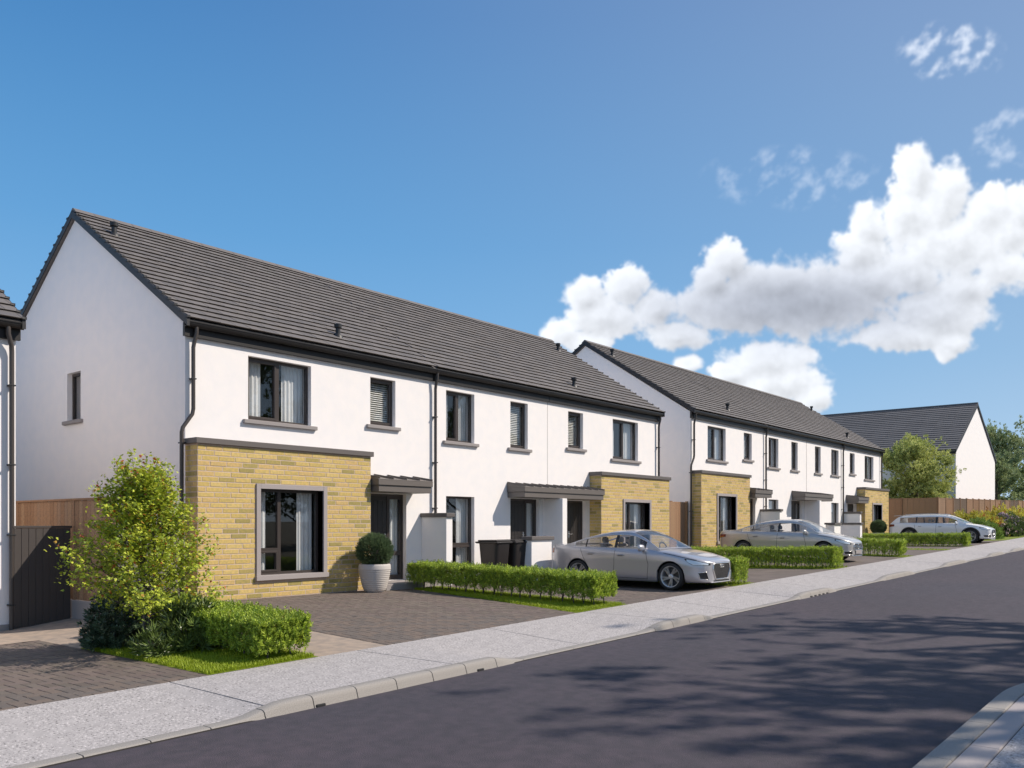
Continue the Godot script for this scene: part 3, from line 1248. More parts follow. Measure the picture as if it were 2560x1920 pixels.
func door(house: Node, x0: float, x1: float, y0: float, y1: float, zf: float, flip: bool) -> void:
	# dark panelled leaf beside a glazed sidelight with a middle rail
	var leaf_w := (x1 - x0) * 0.60
	var lx0 := x0 + 0.05 if not flip else x1 - leaf_w
	var lx1 := x0 + leaf_w if not flip else x1 - 0.05
	var sx0 := lx1 + 0.05 if not flip else x0 + 0.06
	var sx1 := x1 - 0.06 if not flip else lx0 - 0.05
	var f := MB.new()
	var zb := zf - 0.08
	f.box(x0, x0 + 0.05, y0, y1, zb, zf)
	f.box(x1 - 0.05, x1, y0, y1, zb, zf)
	f.box(x0 + 0.05, x1 - 0.05, y1 - 0.05, y1, zb, zf)
	f.box(minf(lx1, sx1), maxf(lx0, sx0), y0, y1 - 0.05, zb, zf - 0.003) if flip else f.box(lx1, sx0, y0, y1 - 0.05, zb, zf - 0.003)
	var frame := obj("door_frame", f, M.frame, house)
	var sl := MB.new()
	var r := lerpf(y0, y1, 0.31)
	for q in [[y0, y0 + 0.12], [y1 - 0.12, y1 - 0.05], [r - 0.05, r + 0.05]]:
		sl.box(sx0, sx1, q[0], q[1], zb + 0.01, zf - 0.006)
	for q in [[sx0, sx0 + 0.035], [sx1 - 0.035, sx1]]:
		sl.box(q[0], q[1], y0 + 0.12, r - 0.05, zb + 0.01, zf - 0.006)
		sl.box(q[0], q[1], r + 0.05, y1 - 0.12, zb + 0.01, zf - 0.006)
	var side := obj("sidelight", sl, M.frame, house)
	for q in [[y0 + 0.12, r - 0.05], [r + 0.05, y1 - 0.12]]:
		var g := MB.new()
		g.box(sx0 + 0.036, sx1 - 0.036, q[0] + 0.001, q[1] - 0.001, zf - 0.05, zf - 0.04)
		obj("pane", g, M.glass, side)
	obj("curtain", pleats(sx0, sx1, y0 + 0.05, y1 - 0.06, zb - 0.05), M.curtain, side)
	var d := MB.new()
	d.box(lx0, lx1, y0 + 0.01, y1 - 0.052, zb + 0.01, zf - 0.02)
	for k in 5:
		var a := lerpf(lx0, lx1, (k + 0.5) / 5.0)
		var h := (lx1 - lx0) / 10.0 - 0.006
		d.block(a - h, a + h, y0 + 0.12, y1 - 0.16, zf - 0.024, zf - 0.012, 0.005)
	var leaf := obj("door", d, M.door, house)
	var hd := MB.new()
	var hx := lx1 - 0.06 if not flip else lx0 + 0.06
	var s := -1.0 if not flip else 1.0
	hd.block(hx - 0.018, hx + 0.018, y0 + 0.92, y0 + 1.12, zf - 0.014, zf - 0.002, 0.004)
	hd.tube([Vector3(hx, y0 + 1.04, zf - 0.01), Vector3(hx, y0 + 1.04, zf + 0.04), Vector3(hx + s * 0.02, y0 + 1.04, zf + 0.05), Vector3(hx + s * 0.12, y0 + 1.04, zf + 0.05)], [0.009], 8)
	obj("handle", hd, M.chrome, leaf)


func bricks(bay: Node, x0: float, x1: float, zf: float, hole: Array, base_y: float, courses: int, single: int, t: Transform3D, seedling: int) -> void:
	# stretcher bond of long bricks 0.354 x 0.1 m on the plane z = zf; `single` bricks are parts of their own
	var L := 0.354
	var r := RandomNumberGenerator.new()
	r.seed = seedling
	var rest := MB.new()
	rest.tinted = true
	var tones := [Color(0.66, 0.48, 0.165), Color(0.69, 0.51, 0.19), Color(0.62, 0.455, 0.15), Color(0.65, 0.455, 0.18), Color(0.46, 0.36, 0.12), Color(0.40, 0.32, 0.105)]
	var n := 0
	for i in courses:
		var y := base_y + i * 0.1
		var off: float = [0.0, 0.5, 0.26, 0.74][i % 4] * L
		var x := x0 - off
		while x < x1:
			var spans := [[maxf(x, x0), minf(x + L, x1)]]
			x += L
			if hole.size() and y + 0.05 > hole[2] and y + 0.05 < hole[3]:
				var cut := []
				for s in spans:
					if s[0] < hole[0]:
						cut.append([s[0], minf(s[1], hole[0])])
					if s[1] > hole[1]:
						cut.append([maxf(s[0], hole[1]), s[1]])
				spans = cut
			for s in spans:
				var w: float = s[1] - s[0]
				if w < 0.03:
					continue
				var tone := r.randi_range(0, 3) if r.randf() > 0.13 else r.randi_range(4, 5)
				var jut := r.randf_range(-0.0015, 0.0025)
				var at := t * Transform3D(Basis(), Vector3((s[0] + s[1]) / 2, y + 0.05, zf + jut))
				if n < single:
					var key := "brick %d" % int(round(w * 250))
					if not mesh_cache.has(key):
						var m := MB.new()
						var q: float = round(w * 250) / 250.0
						m.block(-q / 2 + 0.009, q / 2 - 0.009, -0.0405, 0.0405, -0.02, 0.0, 0.003)
						mesh_cache[key] = m.mesh()
					var o := obj("brick", mesh_cache[key], M["brick%d" % tone], bay)
					o.transform = at
					n += 1
				else:
					var g := r.randf_range(0.93, 1.06)
					rest.col = tones[tone] * g
					rest.box(-w / 2 + 0.009, w / 2 - 0.009, -0.0405, 0.0405, -0.02, 0.0, at)
	if rest.v.size():
		stuff(obj("bricks", rest, M.brick_tinted, bay))


func flip_rect(q: Array, W: float, mirror: bool) -> Array:
	return [W - q[1], W - q[0], q[2], q[3]] if mirror else q


func brick_bay(house: Node3D, W: float, mirror: bool, single: int, seedling: int) -> void:
	var o := flip_rect([1.37, 2.93, 0.46, 2.21], W, mirror)
	var e := flip_rect([0.0, 4.28, 0.0, 3.03], W, mirror)
	var core := MB.new()
	pierced(core, e[0] + 0.004, e[1] - 0.004, 0.0, 3.03, 0.18, 0.436, [o])
	core.box(e[0] + 0.004, e[0] + 0.25, 0.0, 3.03, 0.002, 0.178)
	core.box(e[1] - 0.25, e[1] - 0.004, 0.0, 3.03, 0.002, 0.178)
	core.box(e[0] + 0.25, e[1] - 0.25, 2.8, 3.03, 0.002, 0.178)
	var bay := obj("brick_bay", core, M.mortar, house)
	bricks(bay, e[0], e[1], 0.44, flip_rect([1.27, 3.03, 0.36, 2.31], W, mirror), 0.01, 30, single, Transform3D(), seedling)
	# the sides of the bay
	var l := Transform3D(Basis(Vector3.UP, -PI / 2), Vector3(e[0], 0, 0))
	bricks(bay, 0.0, 0.43, 0.0, [], 0.01, 30, 0, l, seedling + 1)
	var r := Transform3D(Basis(Vector3.UP, PI / 2), Vector3(e[1], 0, 0))
	bricks(bay, -0.43, 0.0, 0.0, [], 0.01, 30, 0, r, seedling + 2)
	var cap := MB.new()
	cap.block(e[0] - 0.05, e[1] + 0.05, 3.03, 3.14, 0.003, 0.49, 0.006)
	obj("coping", cap, M.coping, house)
	var s := MB.new()
	var a := flip_rect([1.27, 3.03, 0.36, 2.31], W, mirror)
	s.block(a[0], o[0], a[2] + 0.1, a[3], 0.2, 0.472, 0.004)
	s.block(o[1], a[1], a[2] + 0.1, a[3], 0.2, 0.472, 0.004)
	s.block(o[0], o[1], o[3], a[3], 0.2, 0.470, 0.004)
	s.block(a[0] - 0.02, a[1] + 0.02, a[2], o[2], 0.2, 0.505, 0.004)
	obj("window_surround", s, M.surround, house)
	window(house, o[0], o[1], o[2], o[3], 0.27, "bay", "curtains_wide", false)


func canopy(house: Node3D, x0: float, x1: float, zf: float, seams: int) -> void:
	var b := MB.new()
	b.block(x0, x1, 2.39, 2.51, 0.003, zf, 0.005)
	b.block(x0 + 0.03, x1 - 0.03, 2.24, 2.39, 0.003, zf - 0.03, 0.005)
	b.prism([Vector3(x0, 2.51, 0.003), Vector3(x0, 2.51, zf), Vector3(x0, 2.525, zf), Vector3(x0, 2.64, 0.003)], Vector3(x1 - x0, 0, 0))
	var c := obj("canopy", b, M.canopy, house)
	var s := MB.new()
	for k in seams:
		var x := lerpf(x0 + 0.03, x1 - 0.03, float(k) / (seams - 1))
		var a := Vector3(x, 2.635, 0.004)
		var e := Vector3(x, 2.53, zf + 0.004)
		s.box(-0.012, 0.012, 0.0, 0.045, 0.0, a.distance_to(e), Transform3D(Basis.looking_at(a - e, Vector3.UP), a))
	obj("roof_seams", s, M.coping, c)


func fin(house: Node3D, x0: float, x1: float, z0: float, z1: float, top: float, capped: bool) -> void:
	var b := MB.new()
	b.block(x0, x1, -0.05, top, z0, z1, 0.006)
	var f := obj("fin_wall", b, M.render, house)
	if capped:
		var c := MB.new()
		c.block(x0 - 0.04, x1 + 0.04, top, top + 0.10, z0 + 0.002, z1 + 0.05, 0.008)
		obj("cap_stone", c, M.coping, f)


func downpipe(house: Node3D, path: Array, brackets: Array) -> void:
	var b := MB.new()
	b.tube(path, [0.038], 12)
	var p := obj("downpipe", b, M.pipe, house)
	var k := MB.new()
	for q in brackets:
		k.block(q.x - 0.05, q.x + 0.05, q.y - 0.012, q.y + 0.012, 0.002, q.z + 0.042, 0.004)
	if brackets.size():
		obj("pipe_brackets", k, M.vent, p)


func roof(house: Node3D, W: float, left: bool, right: bool, single: int, seedling: int) -> void:
	var p := atan(PITCH)
	var slope := 4.99 / cos(p)
	var l := -0.06 if left else 0.0
	var r := W + (0.06 if right else 0.0)
	var deck := MB.new()
	var ye := 5.42
	var ridge := ye + 4.99 * PITCH
	# two slopes of boarding with thickness
	var e0 := Vector3(l, ye - 0.03, 0.2)
	var e1 := Vector3(l, ridge - 0.03, -4.79)
	var e2 := Vector3(l, ye - 0.03, -9.78)
	deck.prism([e0, e1, e2, e2 + Vector3(0, -0.09, 0.03), e1 + Vector3(0, -0.12, 0), e0 + Vector3(0, -0.09, -0.03)], Vector3(r - l, 0, 0))
	var rf := obj("roof", deck, M.tile0, house)
	var frame := Transform3D(Basis(Vector3.RIGHT, Vector3(0, cos(p), sin(p)), Vector3(0, -sin(p), cos(p))), Vector3(0, ye, 0.2))
	var g := slope / 21.0
	var w := 0.333
	var found := []
	var eye := Vector3(-8.6, 1.5, 15.32)
	for i in 21:
		var x := l - (w * 0.5 if i % 2 else 0.0)
		if not left:
			x = -fposmod(house.position.x + (w * 0.5 if i % 2 else 0.0), w)
		while x < r - 0.02:
			var a := maxf(x, l + 0.02) if left else x
			var c := minf(x + w, r) if right else x + w
			x += w
			if c - a < 0.03 or (not left and (a + c) / 2 < 0.0) or (not right and (a + c) / 2 >= W):
				continue
			var at := frame * Transform3D(Basis(Vector3.RIGHT, deg_to_rad(-5.0)), Vector3((a + c) / 2, 0.012, -i * g))
			found.append([(house.position + at.origin).distance_to(eye), at, snappedf(c - a, 0.01)])
	found.sort_custom(func(q, s): return q[0] < s[0])
	var rest := MB.new()
	rest.tinted = true
	var n := 0
	var rnd := RandomNumberGenerator.new()
	rnd.seed = seedling
	for f in found:
		var jig := Transform3D(Basis(Vector3.RIGHT, rnd.randf_range(-0.006, 0.006)), Vector3(0, rnd.randf_range(-0.002, 0.002), rnd.randf_range(-0.004, 0.004)))
		if n < single:
			var key := "tile %s" % f[2]
			if not mesh_cache.has(key):
				mesh_cache[key] = roof_tile(f[2], g).mesh()
			var o := obj("roof_tile", mesh_cache[key], M["tile%d" % rnd.randi_range(0, 3)], rf)
			o.transform = f[1] * jig
			n += 1
		else:
			var k := rnd.randf_range(0.87, 1.12)
			rest.col = Color(0.187 * k, 0.169 * k, 0.161 * k)
			rest.add(roof_tile(f[2], g), f[1] * jig)
	# the slope that faces away
	for i in 21:
		rest.col = Color(0.185, 0.168, 0.160)
		var back := Transform3D(Basis(Vector3.UP, PI), Vector3(0, 0, -9.58)) * frame * Transform3D(Basis(Vector3.RIGHT, deg_to_rad(-5.0)), Vector3(-(l + r) / 2, 0.012, -i * g))
		rest.add(roof_tile(r - l, g), back)
	stuff(obj("roof_tiles", rest, M.tile_tinted, rf))
	# ridge tiles
	var x := l
	while x < r - 0.05:
		var c := minf(x + 0.45, r)
		var t := MB.new()
		var prof := [Vector3(x + 0.004, ridge - 0.035, -4.79 + 0.17), Vector3(x + 0.004, ridge + 0.075, -4.79 + 0.035), Vector3(x + 0.004, ridge + 0.085, -4.79), Vector3(x + 0.004, ridge + 0.075, -4.79 - 0.035), Vector3(x + 0.004, ridge - 0.035, -4.79 - 0.17)]
		prof.reverse()
		prof.reverse()
		t.prism(prof, Vector3(c - x - 0.008, 0, 0))
		obj("ridge_tile", t, M.tile3 if int(x * 10) % 2 else M.tile1, rf)
		x += 0.45
	# verges on open gables
	for q in [[left, l - 0.02, l + 0.035], [right, r - 0.035, r + 0.02]]:
		if q[0]:
			var v := MB.new()
			for s in [1.0, -1.0]:
				var o := Vector3(0, ridge + 0.02, -4.79)
				var d := Vector3(0, ye + 0.02, -4.79 + s * 5.0)
				var down := Vector3(0, -0.16, 0)
				var a := [Vector3(q[1], o.y, o.z), Vector3(q[1], d.y, d.z), Vector3(q[1], d.y, d.z) + down, Vector3(q[1], o.y, o.z) + down]
				if s < 0:
					a.reverse()
				v.prism(a, Vector3(q[2] - q[1], 0, 0))
				for k in 21:
					var m := o.lerp(d, (k + 0.9) / 21.0)
					v.box(q[1] - 0.008, q[2] + 0.004, -0.02, 0.022, -0.05, 0.05, Transform3D(Basis(), Vector3(0, m.y, m.z)))
			obj("verge", v, M.verge, rf)
	# fascia and gutter
	var fa := MB.new()
	fa.box(l + 0.01, r - 0.01, 5.11, 5.37, 0.002, 0.072)
	obj("fascia", fa, M.fascia, house)
	var gu := MB.new()
	var arc := []
	for k in 9:
		var a := PI + PI * k / 8.0
		arc.append(Vector3(0, 5.375 + 0.10 * sin(a), 0.135 - 0.062 * cos(a)))
	var inner := []
	for k in 9:
		var a := TAU - PI * k / 8.0
		inner.append(Vector3(0, 5.375 + 0.092 * sin(a), 0.135 - 0.055 * cos(a)))
	arc.append_array(inner)
	arc.reverse()
	var shifted := []
	for k in arc:
		shifted.append(k + Vector3(l - 0.01, 0, 0))
	gu.prism(shifted, Vector3(r - l + 0.02, 0, 0))
	gu.box(l - 0.01, r + 0.01, 5.365, 5.385, 0.193, 0.205)
	obj("gutter", gu, M.gutter, house)


func roof_tile(w: float, g: float) -> MB:
	var b := MB.new()
	# lower edge undercut, so that it throws a dark line on the course below
	var x := w / 2 - 0.003
	var y := 0.040
	var p := [Vector3(0, 0.0, -g - 0.03), Vector3(0, 0.004, -0.012), Vector3(0, y - 0.006, 0.022), Vector3(0, y, 0.016), Vector3(0, y - 0.012, -g - 0.03)]
	var q := []
	for k in p:
		q.append(k + Vector3(-x, 0, 0))
	b.prism(q, Vector3(2 * x, 0, 0))
	return b


func vent(house: Node3D, x: float, z: float) -> void:
	var y := 5.42 + (0.2 - z) * PITCH
	var b := MB.new()
	b.lathe([[0.0, -0.1], [0.055, -0.1], [0.055, 0.20], [0.085, 0.22], [0.09, 0.30], [0.07, 0.31], [0.0, 0.31]], 16, Transform3D(Basis(), Vector3(x, y, z)), false)
	b.lathe([[0.13, -0.06], [0.11, 0.03], [0.056, 0.08]], 16, Transform3D(Basis(), Vector3(x, y, z)))
	obj("roof_vent", b, M.vent, house)


func walls(house: Node3D, W: float, left: bool, right: bool, holes: Array, side_holes: Array) -> void:
	var b := MB.new()
	pierced(b, 0.0, W, -0.35, 5.35, -0.30, 0.0, holes)
	obj("wall", b, M.render, house)
	b = MB.new()
	b.box(0.0, W, -0.35, 5.35, -DEPTH, -DEPTH + 0.28)
	obj("back_wall", b, M.render, house)
	var turn := Transform3D(Basis(Vector3.UP, -PI / 2), Vector3.ZERO)  # local x runs along z, local z points to -x
	for q in [[left, true], [right, false]]:
		if not q[0]:
			continue
		var s := MB.new()
		if q[1]:
			var t := Transform3D(Basis(Vector3.UP, -PI / 2), Vector3(0, 0, 0))
			pierced(s, -DEPTH + 0.28, -0.302, -0.35, 5.35, -0.3, 0.0, side_holes, t)
		else:
			var t := Transform3D(Basis(Vector3.UP, PI / 2), Vector3(W, 0, 0))
			pierced(s, 0.302, DEPTH - 0.28, -0.35, 5.35, -0.3, 0.0, [], t)
		var xa := 0.002 if q[1] else W - 0.298
		s.prism([Vector3(xa, 5.35, 0.0), Vector3(xa, 5.35 + 4.79 * PITCH + 0.03, -4.79), Vector3(xa, 5.35, -DEPTH)], Vector3(0.296, 0, 0))
		obj("gable_wall", s, M.render, house)
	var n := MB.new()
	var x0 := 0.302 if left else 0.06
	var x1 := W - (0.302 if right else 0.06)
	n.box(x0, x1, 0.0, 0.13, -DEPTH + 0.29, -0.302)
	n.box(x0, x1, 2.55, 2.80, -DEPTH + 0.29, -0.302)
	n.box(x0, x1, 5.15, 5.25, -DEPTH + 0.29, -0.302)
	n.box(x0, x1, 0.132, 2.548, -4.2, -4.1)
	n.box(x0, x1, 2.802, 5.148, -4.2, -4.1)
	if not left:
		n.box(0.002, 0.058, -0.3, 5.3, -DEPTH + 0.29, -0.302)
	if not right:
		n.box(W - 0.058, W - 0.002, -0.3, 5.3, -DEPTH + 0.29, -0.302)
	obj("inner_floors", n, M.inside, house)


func end_house(label: String, x0: float, W: float, base: float, mirror: bool, single: int, seedling: int, own_canopy: bool, group: String) -> Node3D:
	var h := thing("terraced_house", label, "house", Vector3(x0, base, 0), group)
	var up1 := flip_rect([1.38, 2.95, 3.64, 4.95], W, mirror)
	var up2 := flip_rect([4.64, 5.43, 3.83, 4.95], W, mirror)
	var dr := flip_rect([4.50, 5.79, 0.15, 2.22], W, mirror)
	var bayhole := flip_rect([0.9, 3.7, 0.16, 2.5], W, mirror)
	var side := [[-5.21, -4.51, 3.87, 4.97]] if not mirror else []
	walls(h, W, not mirror, mirror, [up1, up2, dr, bayhole], side)
	roof(h, W, not mirror, mirror, single, seedling)
	window(h, up1[0], up1[1], up1[2], up1[3], -0.115, "two", "curtains")
	window(h, up2[0], up2[1], up2[2], up2[3], -0.115, "one", "blind")
	if not mirror:
		window(h, -5.21, -4.51, 3.87, 4.97, -0.115, "light", "half", true, Transform3D(Basis(Vector3.UP, -PI / 2), Vector3.ZERO))
	door(h, dr[0], dr[1], dr[2], dr[3], -0.12, mirror)
	brick_bay(h, W, mirror, single, seedling + 50)
	var st := MB.new()
	var sx := flip_rect([4.31, 6.26, 0, 1], W, mirror)
	st.block(sx[0], sx[1], -0.1, 0.148, 0.003, 0.92, 0.008)
	obj("doorstep", st, M.sill, h)
	if own_canopy:
		var c := flip_rect([4.31, 6.04, 0, 1], W, mirror)
		canopy(h, c[0], c[1], 0.67, 5)
		var f := flip_rect([6.29, 6.51, 0, 1], W, mirror)
		fin(h, f[0], f[1], 0.003, 0.87, 1.67, true)
	# downpipe at the gable corner
	if not mirror:
		downpipe(h, [Vector3(0.16, 5.30, 0.135), Vector3(0.16, 5.18, 0.135), Vector3(0.13, 5.00, 0.10), Vector3(0.12, 4.9, 0.085), Vector3(0.12, 3.72, 0.085), Vector3(0.10, 3.62, 0.085), Vector3(-0.10, 3.34, 0.085), Vector3(-0.12, 3.25, 0.085), Vector3(-0.12, 0.02, 0.085)], [Vector3(0.12, 4.30, 0.085), Vector3(-0.1, 3.05, 0.085), Vector3(-0.1, 1.6, 0.085)])
	else:
		downpipe(h, [Vector3(W - 0.1, 5.30, 0.135), Vector3(W - 0.1, 5.18, 0.135), Vector3(W - 0.12, 5.0, 0.10), Vector3(W - 0.12, 4.9, 0.085), Vector3(W - 0.12, 3.12, 0.085)], [Vector3(W - 0.12, 4.2, 0.085)])
	vent(h, W - 0.9 if mirror else 0.40, -3.75)
	vent(h, W - 4.5 if mirror else 4.05, -0.45)
	return h


func mid_house(label: String, x0: float, W: float, base: float, mirror: bool, single: int, seedling: int, group: String) -> Node3D:
	var h := thing("terraced_house", label, "house", Vector3(x0, base, 0), group)
	var a := flip_rect([0.52, 1.60, 3.64, 4.95], W, mirror)
	var c := flip_rect([3.10, 3.88, 3.64, 4.95], W, mirror)
	var g := flip_rect([0.52, 1.60, 0.26, 2.22], W, mirror)
	var d := flip_rect([3.10, 4.42, 0.15, 2.22], W, mirror)
	walls(h, W, false, false, [a, c, g, d], [])
	roof(h, W, false, false, single, seedling)
	window(h, a[0], a[1], a[2], a[3], -0.115, "two", "curtains")
	window(h, c[0], c[1], c[2], c[3], -0.115, "one", "blind")
	window(h, g[0], g[1], g[2], g[3], -0.115, "tall", "half", false)
	door(h, d[0], d[1], d[2], d[3], -0.12, mirror)
	var st := MB.new()
	var s := flip_rect([2.95, 4.52, 0, 1], W, mirror)
	st.block(s[0], s[1], -0.1, 0.148, 0.003, 0.8, 0.008)
	obj("doorstep", st, M.sill, h)
	var px := 0.05 if not mirror else W - 0.05
	downpipe(h, [Vector3(px + 0.02, 5.30, 0.135), Vector3(px + 0.02, 5.18, 0.135), Vector3(px, 5.0, 0.10), Vector3(px, 4.9, 0.085), Vector3(px, 0.02, 0.085)], [Vector3(px, 4.2, 0.085), Vector3(px, 3.05, 0.085), Vector3(px, 1.9, 0.085), Vector3(px, 0.8, 0.085)])
	# a fine movement joint in the render at the party line
	var j := MB.new()
	var jx := W - 0.012 if not mirror else 0.012
	j.box(jx - 0.007, jx + 0.007, 0.02, 5.1, -0.01, 0.0025)
	obj("render_joint", j, M.sill, h)
	return h


func build_houses() -> void:
	var first := "houses of the nearer terrace"
	end_house("end house beside the small yellow-green tree, its white gable with one narrow window", 0.0, 6.66, 0.0, false, 300, 100, true, first)
	var b := mid_house("middle house of the nearer terrace, tall ground floor window behind the two bins", 6.66, 4.82, 0.0, false, 300, 200, first)
	canopy(b, 9.60 - 6.66, 13.55 - 6.66, 0.65, 12)
	fin(b, 11.24 - 6.66, 11.47 - 6.66, 0.003, 0.72, 2.238, false)
	end_house("house whose brick bay and door stand behind the silver saloon", 11.48, 6.46, 0.0, true, 300, 300, false, first)
	var second := "houses of the farther terrace"
	end_house("house with the brick bay behind the champagne saloon, white gable facing the first terrace", 20.32, 6.66, 0.37, false, 0, 400, true, second)
	var e := mid_house("narrow white house right of the bay house behind the champagne saloon", 26.98, 4.97, 0.37, false, 0, 500, second)
	canopy(e, 30.1 - 26.98, 33.8 - 26.98, 0.65, 12)
	fin(e, 31.72 - 26.98, 31.95 - 26.98, 0.003, 0.72, 2.238, false)
	mid_house("narrow white house behind the farthest low bin wall", 31.95, 5.0, 0.37, true, 0, 600, second)
	end_house("last house of the farther terrace, round plant before its brick bay", 36.95, 6.65, 0.37, true, 0, 700, true, second)
	# the house cut by the edge of the picture
	var W := 6.6
	var h := thing("neighbouring_house", "white house corner cut off by the left edge, dark downpipe and grey plinth", "house", Vector3(-9.6, -0.58, 0))
	var holes := [[1.1, 2.3, 3.7, 4.95], [3.3, 4.6, 3.7, 4.95]]
	walls(h, W, true, true, holes, [])
	roof(h, W, true, true, 120, 800)
	for q in holes:
		window(h, q[0], q[1], q[2], q[3], -0.115, "two", "curtains")
	downpipe(h, [Vector3(W - 0.16, 5.30, 0.135), Vector3(W - 0.16, 5.18, 0.135), Vector3(W - 0.10, 5.0, 0.10), Vector3(W - 0.09, 4.9, 0.085), Vector3(W - 0.09, 0.3, 0.085)], [Vector3(W - 0.09, 4.35, 0.085), Vector3(W - 0.09, 3.05, 0.085), Vector3(W - 0.09, 1.9, 0.085), Vector3(W - 0.09, 0.75, 0.085)])
	var pl := MB.new()
	pl.block(-0.03, W + 0.03, 0.1, 0.435, 0.001, 0.03, 0.004)
	pl.block(W, W + 0.03, 0.1, 0.435, -DEPTH, -0.001, 0.004)
	obj("plinth", pl, M.sill, h)


# ---------------------------------------------------------------- fences and gate
func board(parent: Node, x0: float, x1: float, y0: float, y1: float, z0: float, z1: float, m: Material, t: Transform3D, called := "board") -> void:
	var b := MB.new()
	b.block(x0, x1, y0, y1, z0, z1, 0.004, t)
	obj(called, b, m, parent)


func build_fences() -> void:
	# fence beside the first gable: runs along z at x = -2.1
	var f := thing("timber_fence", "brown vertical board fence between the cut-off house and the tall white gable", "fence", Vector3(-2.1, -0.22, 0))
	var t := Transform3D(Basis(Vector3.UP, -PI / 2), Vector3.ZERO)  # local x = world z, local z = world -x
	var z := -9.4
	var i := 0
	while z < 1.55:
		var w := 0.142
		board(f, z + 0.002, z + w, 0.42, 2.12 + rng.randf_range(-0.003, 0.003), 0.0, 0.02, M["timber%d" % rng.randi_range(0, 3)], t)
		z += w + 0.003
		i += 1
	for p in [0.105, -2.3, -4.7, -7.1, -9.4]:
		board(f, p - 0.05, p + 0.05, 0.0, 2.15, -0.09, 0.028, M.timber2, t, "post")
	board(f, -9.4, 1.56, 2.122, 2.16, -0.03, 0.045, M.timber2, t, "capping_rail")
	var pl := MB.new()
	pl.block(-9.4, 1.6, -0.1, 0.415, -0.05, 0.05, 0.008, t)
	obj("concrete_plinth", pl, M.sill, f)
	# dark gate across the side passage
	var g := thing("side_gate", "dark brown boarded side gate beside the cut-off house, mostly in shadow", "gate", Vector3(-2.98, -0.23, 0.12))
	var x := -0.09
	while x < 0.80:
		var w := minf(0.112, 0.82 - x)
		board(g, x + 0.002, x + w - 0.002, 0.03, 1.66, -0.025, 0.0, M.gate, Transform3D())
		x += w
	board(g, -0.11, 0.83, 1.662, 1.70, -0.035, 0.008, M.gate, Transform3D(), "top_rail")
	# side fence between the terraces
	f = thing("timber_fence", "brown board fence in the gap between the two terraces", "fence", Vector3(17.95, 0.15, -0.16))
	x = 0.0
	while x < 2.36:
		board(f, x + 0.002, x + 0.14, 0.0, 2.17, 0.0, 0.02, M["timber%d" % rng.randi_range(0, 3)], Transform3D())
		x += 0.143
	board(f, 2.2, 2.3, 0.0, 2.2, 0.021, 0.09, M.timber1, Transform3D(), "post")
	board(f, 1.2, 1.3, 0.0, 2.2, -0.09, -0.002, M.timber2, Transform3D(), "post")
	# the long garden fence at the end of the street: a return along z, then panels along x
	f = thing("timber_fence", "long brown panel fence behind the flowering shrubs and the white estate car", "fence", Vector3(45.6, 0.0, 2.6))
	var top := 3.04
	var k := 0
	z = 0.0
	while z > -12.0:
		fence_panel(f, Transform3D(Basis(Vector3.UP, PI / 2), Vector3(0, 0, z)), top - 0.005 * k, 0.55, 2.0)
		z -= 2.0
		k += 1
	k = 0
	x = 0.0
	while x < 38.0:
		fence_panel(f, Transform3D(Basis(), Vector3(x, 0, 0)), top + 0.016 * x * 0.9, hb(45.6 + x) - 0.1, 1.83)
		x += 1.83
		k += 1
	var d := MB.new()
	d.block(x + 0.02, x + 3.0, 0.8, top + 0.50, -0.04, 0.0, 0.01)
	obj("dark_panel", d, M.gate, f)


func fence_panel(f: Node, t: Transform3D, top: float, low: float, w: float) -> void:
	var b := MB.new()
	var n := 12
	for i in n:
		var x0 := 0.05 + (w - 0.06) * i / n
		b.box(x0, x0 + (w - 0.06) / n - 0.004, low, top - 0.04, -0.010 if i % 2 else -0.022, 0.010 if i % 2 else 0.0, t)
	b.box(0.04, w, top - 0.04, top, -0.035, 0.02, t)
	obj("panel", b, M["timber%d" % rng.randi_range(0, 3)] if rng.randf() < 0.8 else M.timber_grey, f)
	var p := MB.new()
	p.block(-0.05, 0.05, low - 0.3, top + 0.03, -0.06, 0.04, 0.006, t)
	obj("post", p, M.timber2, f)


